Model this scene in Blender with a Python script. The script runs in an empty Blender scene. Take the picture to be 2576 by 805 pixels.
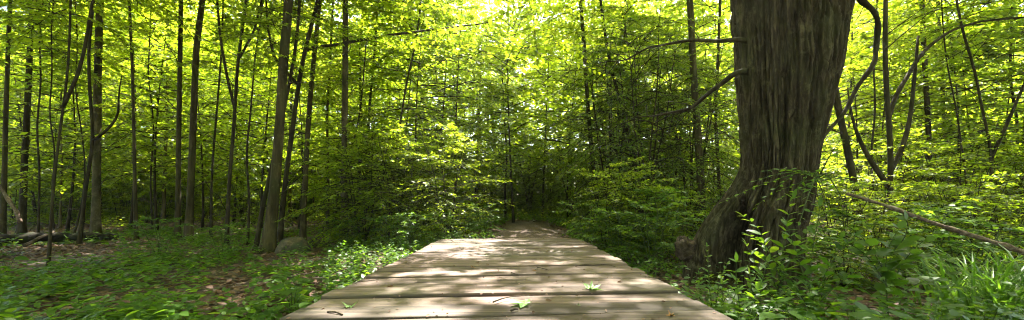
import bpy, math, random
import numpy as np
from mathutils import Vector, noise as mnoise

# ------------------------------------------------------------------ frame of reference
# photograph measured on a 2576 x 805 grid: focal length 900 px, horizon at row 515
FOC, CX, HY = 900.0, 1288.0, 515.0
CAMZ = 0.85
DECK = 0.35
PI = math.pi
R = math.radians

scene = bpy.context.scene
col = scene.collection

def px(X, Y, d):
    return np.array([(X - CX) / FOC * d, d, CAMZ - (Y - HY) / FOC * d])

# ------------------------------------------------------------------ noise
def _hash(ix, iy, iz, seed):
    h = (ix.astype(np.int64) * 374761393 + iy.astype(np.int64) * 668265263 + iz.astype(np.int64) * 2147483647 + seed * 974634533) & 0xFFFFFFFF
    h = ((h ^ (h >> 13)) * 1274126177) & 0xFFFFFFFF
    h = (h ^ (h >> 16)) & 0xFFFFFFFF
    h = (h * 2246822519) & 0xFFFFFFFF
    h = h ^ (h >> 15)
    return (h & 0xFFFF) / 65535.0

def vnoise(x, y, z, seed=0):
    x = np.asarray(x, float); y = np.asarray(y, float) + 0 * x; z = np.asarray(z, float) + 0 * x
    ix, iy, iz = np.floor(x), np.floor(y), np.floor(z)
    fx, fy, fz = x - ix, y - iy, z - iz
    ux, uy, uz = [f * f * f * (f * (f * 6 - 15) + 10) for f in (fx, fy, fz)]
    r = 0
    for a in (0, 1):
        for b in (0, 1):
            for c in (0, 1):
                w = (ux if a else 1 - ux) * (uy if b else 1 - uy) * (uz if c else 1 - uz)
                r = r + w * _hash(ix + a, iy + b, iz + c, seed)
    return r

def fbm(x, y, z, o=4, seed=0):
    r, a, t = 0, 1.0, 0
    for k in range(o):
        r = r + a * vnoise(x * 2 ** k, y * 2 ** k, z * 2 ** k, seed + k * 17)
        t += a
        a *= .5
    return r / t

def sstep(a, b, x):
    t = np.clip((np.asarray(x, float) - a) / (b - a), 0, 1)
    return t * t * (3 - 2 * t)

# ------------------------------------------------------------------ the lie of the land
def path_x(y):
    return 0.06 + 0.035 * y + 0.0 * y

def G(x, y):
    x = np.asarray(x, float); y = np.asarray(y, float) + 0 * x
    g = 0.05 * (fbm(x * .9, y * .9, 0, 3, 5) - .5) + 0.16 * (fbm(x * .22, y * .22, 3, 2, 9) - .5)
    pc = path_x(y)
    ridge = np.exp(-((x - pc) / 1.9) ** 2) * sstep(5.0, 5.7, y)
    g = g * (1 - .7 * ridge) + (0.235 + .07 * sstep(5.6, 8.5, y)) * ridge
    g = g + 0.10 * sstep(9, 20, y) * ridge
    g = g - 0.16 * np.exp(-((x) / 1.1) ** 2) * (1 - sstep(4.8, 5.4, y))     # hollow under the boardwalk
    g = g + sstep(13, 46, y) * 3.4 * sstep(1, -8, x) + sstep(16, 48, y) * 1.6
    g = g + sstep(46, 120, y) * 5
    return g

# ------------------------------------------------------------------ custom properties, objects
def tag(o, label=None, cat=None, group=None, kind=None):
    if label: o['label'] = label
    if cat: o['category'] = cat
    if group: o['group'] = group
    if kind: o['kind'] = kind
    return o

def thing(name, label, cat, loc=(0, 0, 0), rz=0.0, group=None):
    o = bpy.data.objects.new(name, None)
    col.objects.link(o)
    o.location = loc
    o.rotation_euler = (0, 0, rz)
    o.empty_display_size = .1
    return tag(o, label, cat, group)

def link(name, mesh, parent=None, loc=(0, 0, 0), rot=(0, 0, 0), scale=(1, 1, 1)):
    o = bpy.data.objects.new(name, mesh)
    col.objects.link(o)
    o.parent = parent
    o.location = loc
    o.rotation_euler = rot
    o.scale = scale
    return o

class MB:
    """collects verts / faces, with numpy blocks, into ONE mesh"""
    def __init__(s):
        s.v, s.tri, s.quad, s.n = [], [], [], 0
    def add(s, verts, tris=None, quads=None):
        verts = np.asarray(verts, float).reshape(-1, 3)
        if tris is not None and len(tris): s.tri.append(np.asarray(tris, np.int64).reshape(-1, 3) + s.n)
        if quads is not None and len(quads): s.quad.append(np.asarray(quads, np.int64).reshape(-1, 4) + s.n)
        s.v.append(verts)
        s.n += len(verts)
    def tube(s, pts, rad, k=6, cap=True, wob=None):
        pts = np.asarray(pts, float); n = len(pts)
        rad = np.broadcast_to(np.asarray(rad, float), (n,))
        t = np.gradient(pts, axis=0)
        t /= np.linalg.norm(t, axis=1)[:, None] + 1e-9
        m = t.mean(0)
        ref = np.array([1., 0, 0]) if abs(m[0]) < .7 else np.array([0, 0, 1.])
        a = np.cross(t, ref); a /= np.linalg.norm(a, axis=1)[:, None] + 1e-9
        b = np.cross(t, a)
        th = np.linspace(0, 2 * PI, k, endpoint=False)
        rr = rad[:, None] * (np.ones((n, k)) if wob is None else wob(pts, th))
        v = pts[:, None, :] + rr[..., None] * (np.cos(th)[None, :, None] * a[:, None, :] + np.sin(th)[None, :, None] * b[:, None, :])
        i = np.arange(n - 1)[:, None] * k; j = np.arange(k)[None, :]; j2 = (j + 1) % k
        q = np.stack([i + j, i + j2, i + k + j2, i + k + j], -1).reshape(-1, 4)
        vv = v.reshape(-1, 3)
        tr = None
        if cap:
            vv = np.vstack([vv, pts[:1], pts[-1:] + t[-1:] * rad[-1] * .3])
            c0, c1 = n * k, n * k + 1
            jj = np.arange(k); jn = (jj + 1) % k
            tr = np.vstack([np.stack([jn, jj, 0 * jj + c0], -1), np.stack([(n - 1) * k + jj, (n - 1) * k + jn, 0 * jj + c1], -1)])
        s.add(vv, tr, q)
    def box(s, lo, hi):
        x0, y0, z0 = lo; x1, y1, z1 = hi
        s.add([(x0, y0, z0), (x1, y0, z0), (x1, y1, z0), (x0, y1, z0), (x0, y0, z1), (x1, y0, z1), (x1, y1, z1), (x0, y1, z1)],
              None, [(0, 3, 2, 1), (4, 5, 6, 7), (0, 1, 5, 4), (1, 2, 6, 5), (2, 3, 7, 6), (3, 0, 4, 7)])
    def mesh(s, name, mat, smooth=True):
        me = bpy.data.meshes.new(name)
        v = np.vstack(s.v) if s.v else np.zeros((0, 3))
        tr = np.vstack(s.tri) if s.tri else np.zeros((0, 3), np.int64)
        qu = np.vstack(s.quad) if s.quad else np.zeros((0, 4), np.int64)
        me.vertices.add(len(v)); me.vertices.foreach_set('co', v.astype(np.float32).ravel())
        me.loops.add(tr.size + qu.size)
        me.loops.foreach_set('vertex_index', np.concatenate([tr.ravel(), qu.ravel()]).astype(np.int32))
        me.polygons.add(len(tr) + len(qu))
        st = np.concatenate([np.arange(len(tr)) * 3, tr.size + np.arange(len(qu)) * 4]).astype(np.int32)
        me.polygons.foreach_set('loop_start', st)
        if smooth: me.polygons.foreach_set('use_smooth', np.ones(len(st), bool))
        me.update(calc_edges=True)
        me.validate()
        for m in (mat if isinstance(mat, (list, tuple)) else [mat]):
            me.materials.append(m)
        return me

# leaf templates: (along, across, up) and faces
DIA = (np.array([(0, 0, 0), (.45, .5, .06), (1, 0, -.06), (.45, -.5, .06)]), np.array([(0, 1, 2), (0, 2, 3)]), None)
OVA = (np.array([(0, 0, 0), (.28, .42, .04), (.28, 0, 0), (.28, -.42, .04), (.62, .40, .03), (.62, 0, -.02), (.62, -.40, .03), (1, 0, -.08)]),
       np.array([(0, 2, 1), (0, 3, 2), (4, 5, 7), (5, 6, 7)]), np.array([(1, 2, 5, 4), (2, 3, 6, 5)]))
LAN = (np.array([(0, 0, 0), (.22, .34, .03), (.22, 0, 0), (.22, -.34, .03), (.55, .42, .03), (.55, 0, -.02), (.55, -.42, .03), (.82, .2, -.03), (.82, 0, -.06), (.82, -.2, -.03), (1, 0, -.12)]),
       np.array([(0, 2, 1), (0, 3, 2), (7, 8, 10), (8, 9, 10)]), np.array([(1, 2, 5, 4), (2, 3, 6, 5), (4, 5, 8, 7), (5, 6, 9, 8)]))

def leaves(mb, tpl, B, D, N, L, W):
    B, D, N = [np.asarray(a, float) for a in (B, D, N)]
    n = len(B)
    if n == 0: return
    D = D / (np.linalg.norm(D, axis=1)[:, None] + 1e-9)
    N = N - (N * D).sum(1)[:, None] * D
    N = N / (np.linalg.norm(N, axis=1)[:, None] + 1e-9)
    S = np.cross(D, N)
    T, tr, qu = tpl
    L = np.broadcast_to(np.asarray(L, float), (n,))[:, None, None]; W = np.broadcast_to(np.asarray(W, float), (n,))[:, None, None]
    v = B[:, None, :] + D[:, None, :] * (T[None, :, 0:1] * L) + S[:, None, :] * (T[None, :, 1:2] * W) + N[:, None, :] * (T[None, :, 2:3] * L)
    k = len(T); off = (np.arange(n) * k)[:, None, None]
    mb.add(v.reshape(-1, 3), (tr[None] + off).reshape(-1, 3), None if qu is None else (qu[None] + off).reshape(-1, 4))

# ------------------------------------------------------------------ materials
def newmat(name):
    m = bpy.data.materials.new(name)
    m.use_nodes = True
    nt = m.node_tree
    nt.nodes.clear()
    out = nt.nodes.new('ShaderNodeOutputMaterial')
    return m, nt, out

def N_(nt, t, **kw):
    n = nt.nodes.new(t)
    for k, v in kw.items():
        if k in n.inputs.keys(): n.inputs[k].default_value = v
        else: setattr(n, k, v)
    return n

def ramp(nt, stops, interp='LINEAR'):
    r = nt.nodes.new('ShaderNodeValToRGB')
    r.color_ramp.interpolation = interp
    e = r.color_ramp.elements
    while len(e) < len(stops): e.new(.5)
    for i, (p, c) in enumerate(stops):
        e[i].position = p
        e[i].color = (*c, 1)
    return r

def leaf_mat(name, cols, trans, mix=.5, rough=.45, spec=.35, veins=False):
    """cols / trans: three colours a leaf picks from (per leaf); light passes through"""
    m, nt, out = newmat(name)
    g = N_(nt, 'ShaderNodeNewGeometry')
    oi = N_(nt, 'ShaderNodeObjectInfo')
    a = N_(nt, 'ShaderNodeMath', operation='MULTIPLY'); a.inputs[1].default_value = .62
    b = N_(nt, 'ShaderNodeMath', operation='MULTIPLY_ADD'); b.inputs[1].default_value = .38
    nt.links.new(g.outputs['Random Per Island'], a.inputs[0])
    nt.links.new(oi.outputs['Random'], b.inputs[0])
    nt.links.new(a.outputs[0], b.inputs[2])
    r1 = ramp(nt, list(zip((0.05, .5, .95), cols)))
    r2 = ramp(nt, list(zip((0.05, .5, .95), trans)))
    nt.links.new(b.outputs[0], r1.inputs[0]); nt.links.new(b.outputs[0], r2.inputs[0])
    p = N_(nt, 'ShaderNodeBsdfPrincipled'); p.inputs['Roughness'].default_value = rough
    p.inputs['Specular IOR Level'].default_value = spec
    nt.links.new(r1.outputs[0], p.inputs['Base Color'])
    t = N_(nt, 'ShaderNodeBsdfTranslucent')
    nt.links.new(r2.outputs[0], t.inputs['Color'])
    mx = N_(nt, 'ShaderNodeMixShader'); mx.inputs[0].default_value = mix
    nt.links.new(p.outputs[0], mx.inputs[1]); nt.links.new(t.outputs[0], mx.inputs[2])
    nt.links.new(mx.outputs[0], out.inputs[0])
    return m

CANOPY_D = [(.045, .085, .010), (.07, .115, .012), (.10, .14, .016)]
CANOPY_T = [(.24, .36, .010), (.41, .52, .014), (.60, .67, .03)]
M_canopy = leaf_mat('canopy_leaf', CANOPY_D, CANOPY_T, .60)
M_under = leaf_mat('sapling_leaf', CANOPY_D, [(.23, .36, .010), (.38, .51, .014), (.57, .65, .025)], .58)
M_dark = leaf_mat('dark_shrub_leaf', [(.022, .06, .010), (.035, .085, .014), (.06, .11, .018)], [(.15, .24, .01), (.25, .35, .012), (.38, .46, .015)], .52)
M_herb = leaf_mat('herb_leaf', [(.034, .080, .012), (.055, .115, .015), (.09, .15, .022)], [(.12, .28, .012), (.22, .38, .015), (.34, .48, .02)], .45, .42, .3)
M_round = leaf_mat('round_leaf', [(.05, .10, .015), (.07, .13, .018), (.10, .17, .025)], [(.14, .28, .015), (.20, .36, .02), (.30, .44, .02)], .45, .42, .35)
M_grass = leaf_mat('grass_blade', [(.045, .10, .015), (.08, .15, .02), (.13, .20, .035)], [(.12, .28, .02), (.2, .4, .02), (.3, .46, .03)], .4, .4, .5)
M_litter = leaf_mat('dry_leaf', [(.05, .024, .014), (.12, .062, .042), (.24, .145, .11)], [(.10, .05, .02), (.18, .10, .04), (.25, .15, .06)], .18, .6, .3)
M_fresh = leaf_mat('fallen_green_leaf', [(.13, .24, .07), (.16, .28, .09), (.19, .30, .09)], [(.12, .3, .04), (.15, .34, .04), (.2, .36, .05)], .3, .4, .5)
M_brownleaf = leaf_mat('fallen_brown_leaf', [(.16, .07, .02), (.26, .12, .03), (.3, .16, .06)], [(.1, .05, .02), (.12, .06, .02), (.15, .08, .03)], .2, .6, .3)

def bark_mat(name, dark, mid, light, moss=(.035, .05, .012), mossamt=.45, sc=9.0, stretch=.16, bump=.6, lichen=.55):
    m, nt, out = newmat(name)
    tc = N_(nt, 'ShaderNodeTexCoord')
    mp = N_(nt, 'ShaderNodeMapping'); mp.inputs['Scale'].default_value = (1, 1, stretch)
    nt.links.new(tc.outputs['Object'], mp.inputs[0])
    n1 = N_(nt, 'ShaderNodeTexNoise', Scale=sc, Detail=6.0, Roughness=.65, Distortion=.4)
    nt.links.new(mp.outputs[0], n1.inputs['Vector'])
    n2 = N_(nt, 'ShaderNodeTexNoise', Scale=sc * 3.3, Detail=5.0, Roughness=.7)
    nt.links.new(mp.outputs[0], n2.inputs['Vector'])
    r = ramp(nt, [(.33, dark), (.5, mid), (.68, light)])
    nt.links.new(n1.outputs[0], r.inputs[0])
    n3 = N_(nt, 'ShaderNodeTexNoise', Scale=2.2, Detail=5.0, Roughness=.6)
    nt.links.new(tc.outputs['Object'], n3.inputs['Vector'])
    rm = ramp(nt, [(.48, (0, 0, 0)), (.66, (mossamt,) * 3)])
    nt.links.new(n3.outputs[0], rm.inputs[0])
    mx = N_(nt, 'ShaderNodeMix', data_type='RGBA')
    nt.links.new(rm.outputs[0], mx.inputs[0]); nt.links.new(r.outputs[0], mx.inputs[6]); mx.inputs[7].default_value = (*moss, 1)
    p = N_(nt, 'ShaderNodeBsdfPrincipled', Roughness=.88); p.inputs['Specular IOR Level'].default_value = .2
    n5 = N_(nt, 'ShaderNodeTexNoise', Scale=6.5, Detail=7.0, Roughness=.72)           # pale lichen
    mo = N_(nt, 'ShaderNodeMapping'); mo.inputs['Location'].default_value = (7.3, 2.1, 5.7)
    nt.links.new(tc.outputs['Object'], mo.inputs[0]); nt.links.new(mo.outputs[0], n5.inputs['Vector'])
    rl = ramp(nt, [(.56, (0, 0, 0)), (.64, (lichen,) * 3)]); nt.links.new(n5.outputs[0], rl.inputs[0])
    ml = N_(nt, 'ShaderNodeMix', data_type='RGBA')
    nt.links.new(rl.outputs[0], ml.inputs[0]); nt.links.new(mx.outputs[2], ml.inputs[6])
    ml.inputs[7].default_value = (light[0] * 1.15, light[1] * 1.25, light[2] * 1.15, 1)
    nt.links.new(ml.outputs[2], p.inputs['Base Color'])
    ad = N_(nt, 'ShaderNodeMath', operation='MULTIPLY_ADD'); ad.inputs[1].default_value = .5
    nt.links.new(n2.outputs[0], ad.inputs[0]); nt.links.new(n1.outputs[0], ad.inputs[2])
    bp = N_(nt, 'ShaderNodeBump', Strength=bump, Distance=.02)
    nt.links.new(ad.outputs[0], bp.inputs['Height']); nt.links.new(bp.outputs[0], p.inputs['Normal'])
    nt.links.new(p.outputs[0], out.inputs[0])
    return m

M_bark = bark_mat('forest_bark', (.018, .013, .006), (.052, .038, .018), (.115, .088, .045), mossamt=.55)
M_bark_dark = bark_mat('dark_bark', (.013, .009, .005), (.032, .023, .013), (.07, .053, .03), mossamt=.35)
M_bark_pale = bark_mat('pale_blotched_bark', (.028, .021, .011), (.075, .057, .031), (.16, .128, .078), mossamt=.5, sc=6, stretch=.5)
M_bigbark = bark_mat('furrowed_bark', (.016, .011, .006), (.044, .032, .019), (.125, .098, .063), moss=(.05, .06, .02), mossamt=.4, sc=30, stretch=.16, bump=.8)
M_burl = bark_mat('burl_bark', (.016, .009, .007), (.05, .032, .024), (.11, .075, .058), mossamt=.2, sc=20, stretch=1, bump=1)
M_log = bark_mat('rotten_log', (.006, .005, .004), (.013, .010, .007), (.028, .022, .014), mossamt=.4, sc=8, stretch=1)
M_twig = bark_mat('twig_wood', (.03, .02, .014), (.055, .04, .026), (.09, .07, .05), mossamt=.1, sc=30, stretch=1)
M_stick = bark_mat('dead_stick', (.07, .045, .035), (.15, .10, .075), (.28, .21, .165), mossamt=.12, sc=26, stretch=1, bump=.9)
M_stem = bark_mat('green_stem', (.04, .06, .018), (.06, .085, .025), (.09, .11, .035), mossamt=.0, sc=20, stretch=1, bump=.1)

def ground_mat():
    m, nt, out = newmat('forest_soil')
    tc = N_(nt, 'ShaderNodeTexCoord')
    n1 = N_(nt, 'ShaderNodeTexNoise', Scale=1.1, Detail=8.0, Roughness=.6)
    n2 = N_(nt, 'ShaderNodeTexVoronoi', Scale=17.0)
    n3 = N_(nt, 'ShaderNodeTexNoise', Scale=24.0, Detail=6.0, Roughness=.7)
    for n in (n1, n2, n3): nt.links.new(tc.outputs['Object'], n.inputs['Vector'])
    r = ramp(nt, [(.35, (.022, .015, .010)), (.52, (.05, .034, .022)), (.7, (.03, .032, .012))])
    nt.links.new(n1.outputs[0], r.inputs[0])
    hv = N_(nt, 'ShaderNodeSeparateColor'); nt.links.new(n2.outputs['Color'], hv.inputs[0])
    r2 = ramp(nt, [(.0, (.03, .019, .012)), (.45, (.09, .055, .037)), (1., (.20, .13, .09))])
    nt.links.new(hv.outputs[0], r2.inputs[0])
    mx = N_(nt, 'ShaderNodeMix', data_type='RGBA')
    rr = ramp(nt, [(.4, (.15,) * 3), (.62, (.8,) * 3)]); nt.links.new(n3.outputs[0], rr.inputs[0])
    nt.links.new(rr.outputs[0], mx.inputs[0]); nt.links.new(r.outputs[0], mx.inputs[6]); nt.links.new(r2.outputs[0], mx.inputs[7])
    p = N_(nt, 'ShaderNodeBsdfPrincipled', Roughness=.92)
    nt.links.new(mx.outputs[2], p.inputs['Base Color'])
    bp = N_(nt, 'ShaderNodeBump', Strength=.8, Distance=.03)
    nt.links.new(n3.outputs[0], bp.inputs['Height']); nt.links.new(bp.outputs[0], p.inputs['Normal'])
    nt.links.new(p.outputs[0], out.inputs[0])
    return m

def path_mat():
    m, nt, out = newmat('trodden_path')
    tc = N_(nt, 'ShaderNodeTexCoord')
    n1 = N_(nt, 'ShaderNodeTexNoise', Scale=3.0, Detail=8.0, Roughness=.65)
    n2 = N_(nt, 'ShaderNodeTexVoronoi', Scale=34.0)
    for n in (n1, n2): nt.links.new(tc.outputs['Object'], n.inputs['Vector'])
    hv = N_(nt, 'ShaderNodeSeparateColor'); nt.links.new(n2.outputs['Color'], hv.inputs[0])
    r2 = ramp(nt, [(.0, (.025, .016, .011)), (.55, (.075, .047, .034)), (1., (.20, .14, .105))])
    nt.links.new(hv.outputs[0], r2.inputs[0])
    r = ramp(nt, [(.35, (.055, .030, .020)), (.65, (.10, .058, .040))]); nt.links.new(n1.outputs[0], r.inputs[0])
    mx = N_(nt, 'ShaderNodeMix', data_type='RGBA'); mx.inputs[0].default_value = .6
    nt.links.new(r.outputs[0], mx.inputs[6]); nt.links.new(r2.outputs[0], mx.inputs[7])
    p = N_(nt, 'ShaderNodeBsdfPrincipled', Roughness=.9)
    nt.links.new(mx.outputs[2], p.inputs['Base Color'])
    bp = N_(nt, 'ShaderNodeBump', Strength=.8, Distance=.02)
    nt.links.new(n2.outputs[0], bp.inputs['Height']); nt.links.new(bp.outputs[0], p.inputs['Normal'])
    nt.links.new(p.outputs[0], out.inputs[0])
    return m

def wood_mat():
    m, nt, out = newmat('weathered_pine')
    tc = N_(nt, 'ShaderNodeTexCoord')
    g = N_(nt, 'ShaderNodeNewGeometry')
    # every board gets its own stretch of grain
    add = N_(nt, 'ShaderNodeVectorMath', operation='MULTIPLY_ADD'); add.inputs[1].default_value = (37, 11, 5)
    cmb = N_(nt, 'ShaderNodeCombineXYZ')
    for i in range(3): nt.links.new(g.outputs['Random Per Island'], cmb.inputs[i])
    nt.links.new(cmb.outputs[0], add.inputs[0]); nt.links.new(tc.outputs['Object'], add.inputs[2])
    mp = N_(nt, 'ShaderNodeMapping'); mp.inputs['Scale'].default_value = (.55, 22, 22)
    nt.links.new(add.outputs[0], mp.inputs[0])
    n1 = N_(nt, 'ShaderNodeTexNoise', Scale=1.5, Detail=7.0, Roughness=.62, Distortion=.7)
    nt.links.new(mp.outputs[0], n1.inputs['Vector'])
    mp2 = N_(nt, 'ShaderNodeMapping'); mp2.inputs['Scale'].default_value = (.6, 30, 30)
    nt.links.new(add.outputs[0], mp2.inputs[0])
    n2 = N_(nt, 'ShaderNodeTexNoise', Scale=1.5, Detail=4.0, Roughness=.6)
    nt.links.new(mp2.outputs[0], n2.inputs['Vector'])
    r = ramp(nt, [(.3, (.075, .050, .040)), (.5, (.145, .099, .080)), (.72, (.215, .155, .128))])
    nt.links.new(n1.outputs[0], r.inputs[0])
    r2 = ramp(nt, [(.40, (.38,) * 3), (.54, (1.,) * 3)]); nt.links.new(n2.outputs[0], r2.inputs[0])
    mx = N_(nt, 'ShaderNodeMix', data_type='RGBA', blend_type='MULTIPLY'); mx.inputs[0].default_value = .75
    nt.links.new(r.outputs[0], mx.inputs[6]); nt.links.new(r2.outputs[0], mx.inputs[7])
    # knots
    mp3 = N_(nt, 'ShaderNodeMapping'); mp3.inputs['Scale'].default_value = (.85, 2.1, .01)
    nt.links.new(add.outputs[0], mp3.inputs[0])
    vo = N_(nt, 'ShaderNodeTexVoronoi', voronoi_dimensions='2D', Scale=1.3); nt.links.new(mp3.outputs[0], vo.inputs['Vector'])
    rk = ramp(nt, [(.015, (1., 1., 1.)), (.05, (.6, .6, .6)), (.085, (0, 0, 0))]); nt.links.new(vo.outputs['Distance'], rk.inputs[0])
    mk = N_(nt, 'ShaderNodeMix', data_type='RGBA')
    nt.links.new(rk.outputs[0], mk.inputs[0]); nt.links.new(mx.outputs[2], mk.inputs[6]); mk.inputs[7].default_value = (.04, .024, .013, 1)
    # algae tint, by patches
    n3 = N_(nt, 'ShaderNodeTexNoise', Scale=1.4, Detail=5.0); nt.links.new(tc.outputs['Object'], n3.inputs['Vector'])
    ra = ramp(nt, [(.42, (0, 0, 0)), (.7, (.42,) * 3)]); nt.links.new(n3.outputs[0], ra.inputs[0])
    ma = N_(nt, 'ShaderNodeMix', data_type='RGBA')
    nt.links.new(ra.outputs[0], ma.inputs[0]); nt.links.new(mk.outputs[2], ma.inputs[6]); ma.inputs[7].default_value = (.105, .10, .062, 1)
    p = N_(nt, 'ShaderNodeBsdfPrincipled', Roughness=.72); p.inputs['Specular IOR Level'].default_value = .3
    # boards differ in tone, and broad weathered streaks run along them
    mp4 = N_(nt, 'ShaderNodeMapping'); mp4.inputs['Scale'].default_value = (.3, 13, 13)
    nt.links.new(add.outputs[0], mp4.inputs[0])
    n4 = N_(nt, 'ShaderNodeTexNoise', Scale=1.5, Detail=5.0, Roughness=.6); nt.links.new(mp4.outputs[0], n4.inputs['Vector'])
    r4 = ramp(nt, [(.34, (.36, .34, .32)), (.54, (1., 1., 1.))]); nt.links.new(n4.outputs[0], r4.inputs[0])
    r5 = ramp(nt, [(0., (.58, .59, .58)), (.5, (.92, .90, .88)), (1., (1.2, 1.14, 1.1))]); nt.links.new(g.outputs['Random Per Island'], r5.inputs[0])
    m4 = N_(nt, 'ShaderNodeMix', data_type='RGBA', blend_type='MULTIPLY'); m4.inputs[0].default_value = .8
    m5 = N_(nt, 'ShaderNodeMix', data_type='RGBA', blend_type='MULTIPLY'); m5.inputs[0].default_value = 1.
    nt.links.new(ma.outputs[2], m4.inputs[6]); nt.links.new(r4.outputs[0], m4.inputs[7])
    nt.links.new(m4.outputs[2], m5.inputs[6]); nt.links.new(r5.outputs[0], m5.inputs[7])
    nt.links.new(m5.outputs[2], p.inputs['Base Color'])
    ad = N_(nt, 'ShaderNodeMath', operation='MULTIPLY_ADD'); ad.inputs[1].default_value = .8
    nt.links.new(n2.outputs[0], ad.inputs[0]); nt.links.new(n1.outputs[0], ad.inputs[2])
    bp = N_(nt, 'ShaderNodeBump', Strength=.35, Distance=.006)
    nt.links.new(ad.outputs[0], bp.inputs['Height']); nt.links.new(bp.outputs[0], p.inputs['Normal'])
    nt.links.new(p.outputs[0], out.inputs[0])
    return m

def rock_mat():
    m, nt, out = newmat('boulder_stone')
    tc = N_(nt, 'ShaderNodeTexCoord')
    n1 = N_(nt, 'ShaderNodeTexNoise', Scale=9.0, Detail=9.0, Roughness=.75); nt.links.new(tc.outputs['Object'], n1.inputs['Vector'])
    r = ramp(nt, [(.36, (.014, .012, .007)), (.5, (.06, .042, .025)), (.64, (.15, .108, .07))]); nt.links.new(n1.outputs[0], r.inputs[0])
    nm = N_(nt, 'ShaderNodeTexNoise', Scale=3.2, Detail=6.0, Roughness=.65); nt.links.new(tc.outputs['Object'], nm.inputs['Vector'])
    rm = ramp(nt, [(.47, (0, 0, 0)), (.56, (.8, .8, .8))]); nt.links.new(nm.outputs[0], rm.inputs[0])
    mm = N_(nt, 'ShaderNodeMix', data_type='RGBA'); nt.links.new(rm.outputs[0], mm.inputs[0]); nt.links.new(r.outputs[0], mm.inputs[6]); mm.inputs[7].default_value = (.032, .042, .012, 1)
    p = N_(nt, 'ShaderNodeBsdfPrincipled', Roughness=.9); nt.links.new(mm.outputs[2], p.inputs['Base Color'])
    bp = N_(nt, 'ShaderNodeBump', Strength=.6, Distance=.03); nt.links.new(n1.outputs[0], bp.inputs['Height']); nt.links.new(bp.outputs[0], p.inputs['Normal'])
    nt.links.new(p.outputs[0], out.inputs[0])
    return m

M_ground, M_path, M_wood, M_rock = ground_mat(), path_mat(), wood_mat(), rock_mat()
M_screw, _nt, _out = newmat('rusty_screw')
_p = N_(_nt, 'ShaderNodeBsdfPrincipled', Roughness=.6); _p.inputs['Base Color'].default_value = (.045, .03, .022, 1); _p.inputs['Metallic'].default_value = .4
_nt.links.new(_p.outputs[0], _out.inputs[0])

# ------------------------------------------------------------------ ground and path
def sheet(name, xs, ys, zf, mat, label):
    X, Y = np.meshgrid(xs, ys)
    Z = zf(X, Y)
    nx, ny = len(xs), len(ys)
    mb = MB()
    i = np.arange(ny - 1)[:, None] * nx; j = np.arange(nx - 1)[None, :]
    q = np.stack([i + j, i + j + 1, i + nx + j + 1, i + nx + j], -1).reshape(-1, 4)
    mb.add(np.stack([X, Y, Z], -1).reshape(-1, 3), None, q)
    o = link(name, mb.mesh(name, mat))
    tag(o, label, None, None, 'structure')
    return o

xs = np.unique(np.concatenate([np.linspace(-8, 8, 161), np.linspace(-40, -8, 65), np.linspace(8, 40, 65), np.linspace(-220, -40, 13), np.linspace(40, 220, 13)]))
ys = np.unique(np.concatenate([np.linspace(-6, 14, 201), np.linspace(14, 50, 73), np.linspace(50, 220, 18), np.linspace(-160, -6, 12)]))
sheet('ground', xs, ys, G, M_ground, 'dark leaf strewn forest floor rising gently away from the boardwalk')

def make_path():
    mb = MB()
    yy = np.linspace(5.35, 10.2, 60); uu = np.linspace(-1, 1, 15)
    U, Y = np.meshgrid(uu, yy)
    half = 0.60 + .10 * (fbm(Y * 1.3, U * 0 + np.sign(U) * 3, 0, 3, 3) - .5) * 2 - .15 * sstep(8.5, 11.5, Y)
    X = path_x(Y) + U * half
    Z = G(X, Y) + .006 + .012 * (fbm(X * 6, Y * 6, 1, 3, 8) - .3) * (1 - U ** 4)
    nx = len(uu)
    i = np.arange(len(yy) - 1)[:, None] * nx; j = np.arange(nx - 1)[None, :]
    mb.add(np.stack([X, Y, Z], -1).reshape(-1, 3), None, np.stack([i + j, i + j + 1, i + nx + j + 1, i + nx + j], -1).reshape(-1, 4))
    tag(link('path', mb.mesh('path', M_path)), 'narrow reddish brown dirt path leaving the far end of the boardwalk', None, None, 'structure')
make_path()

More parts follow.
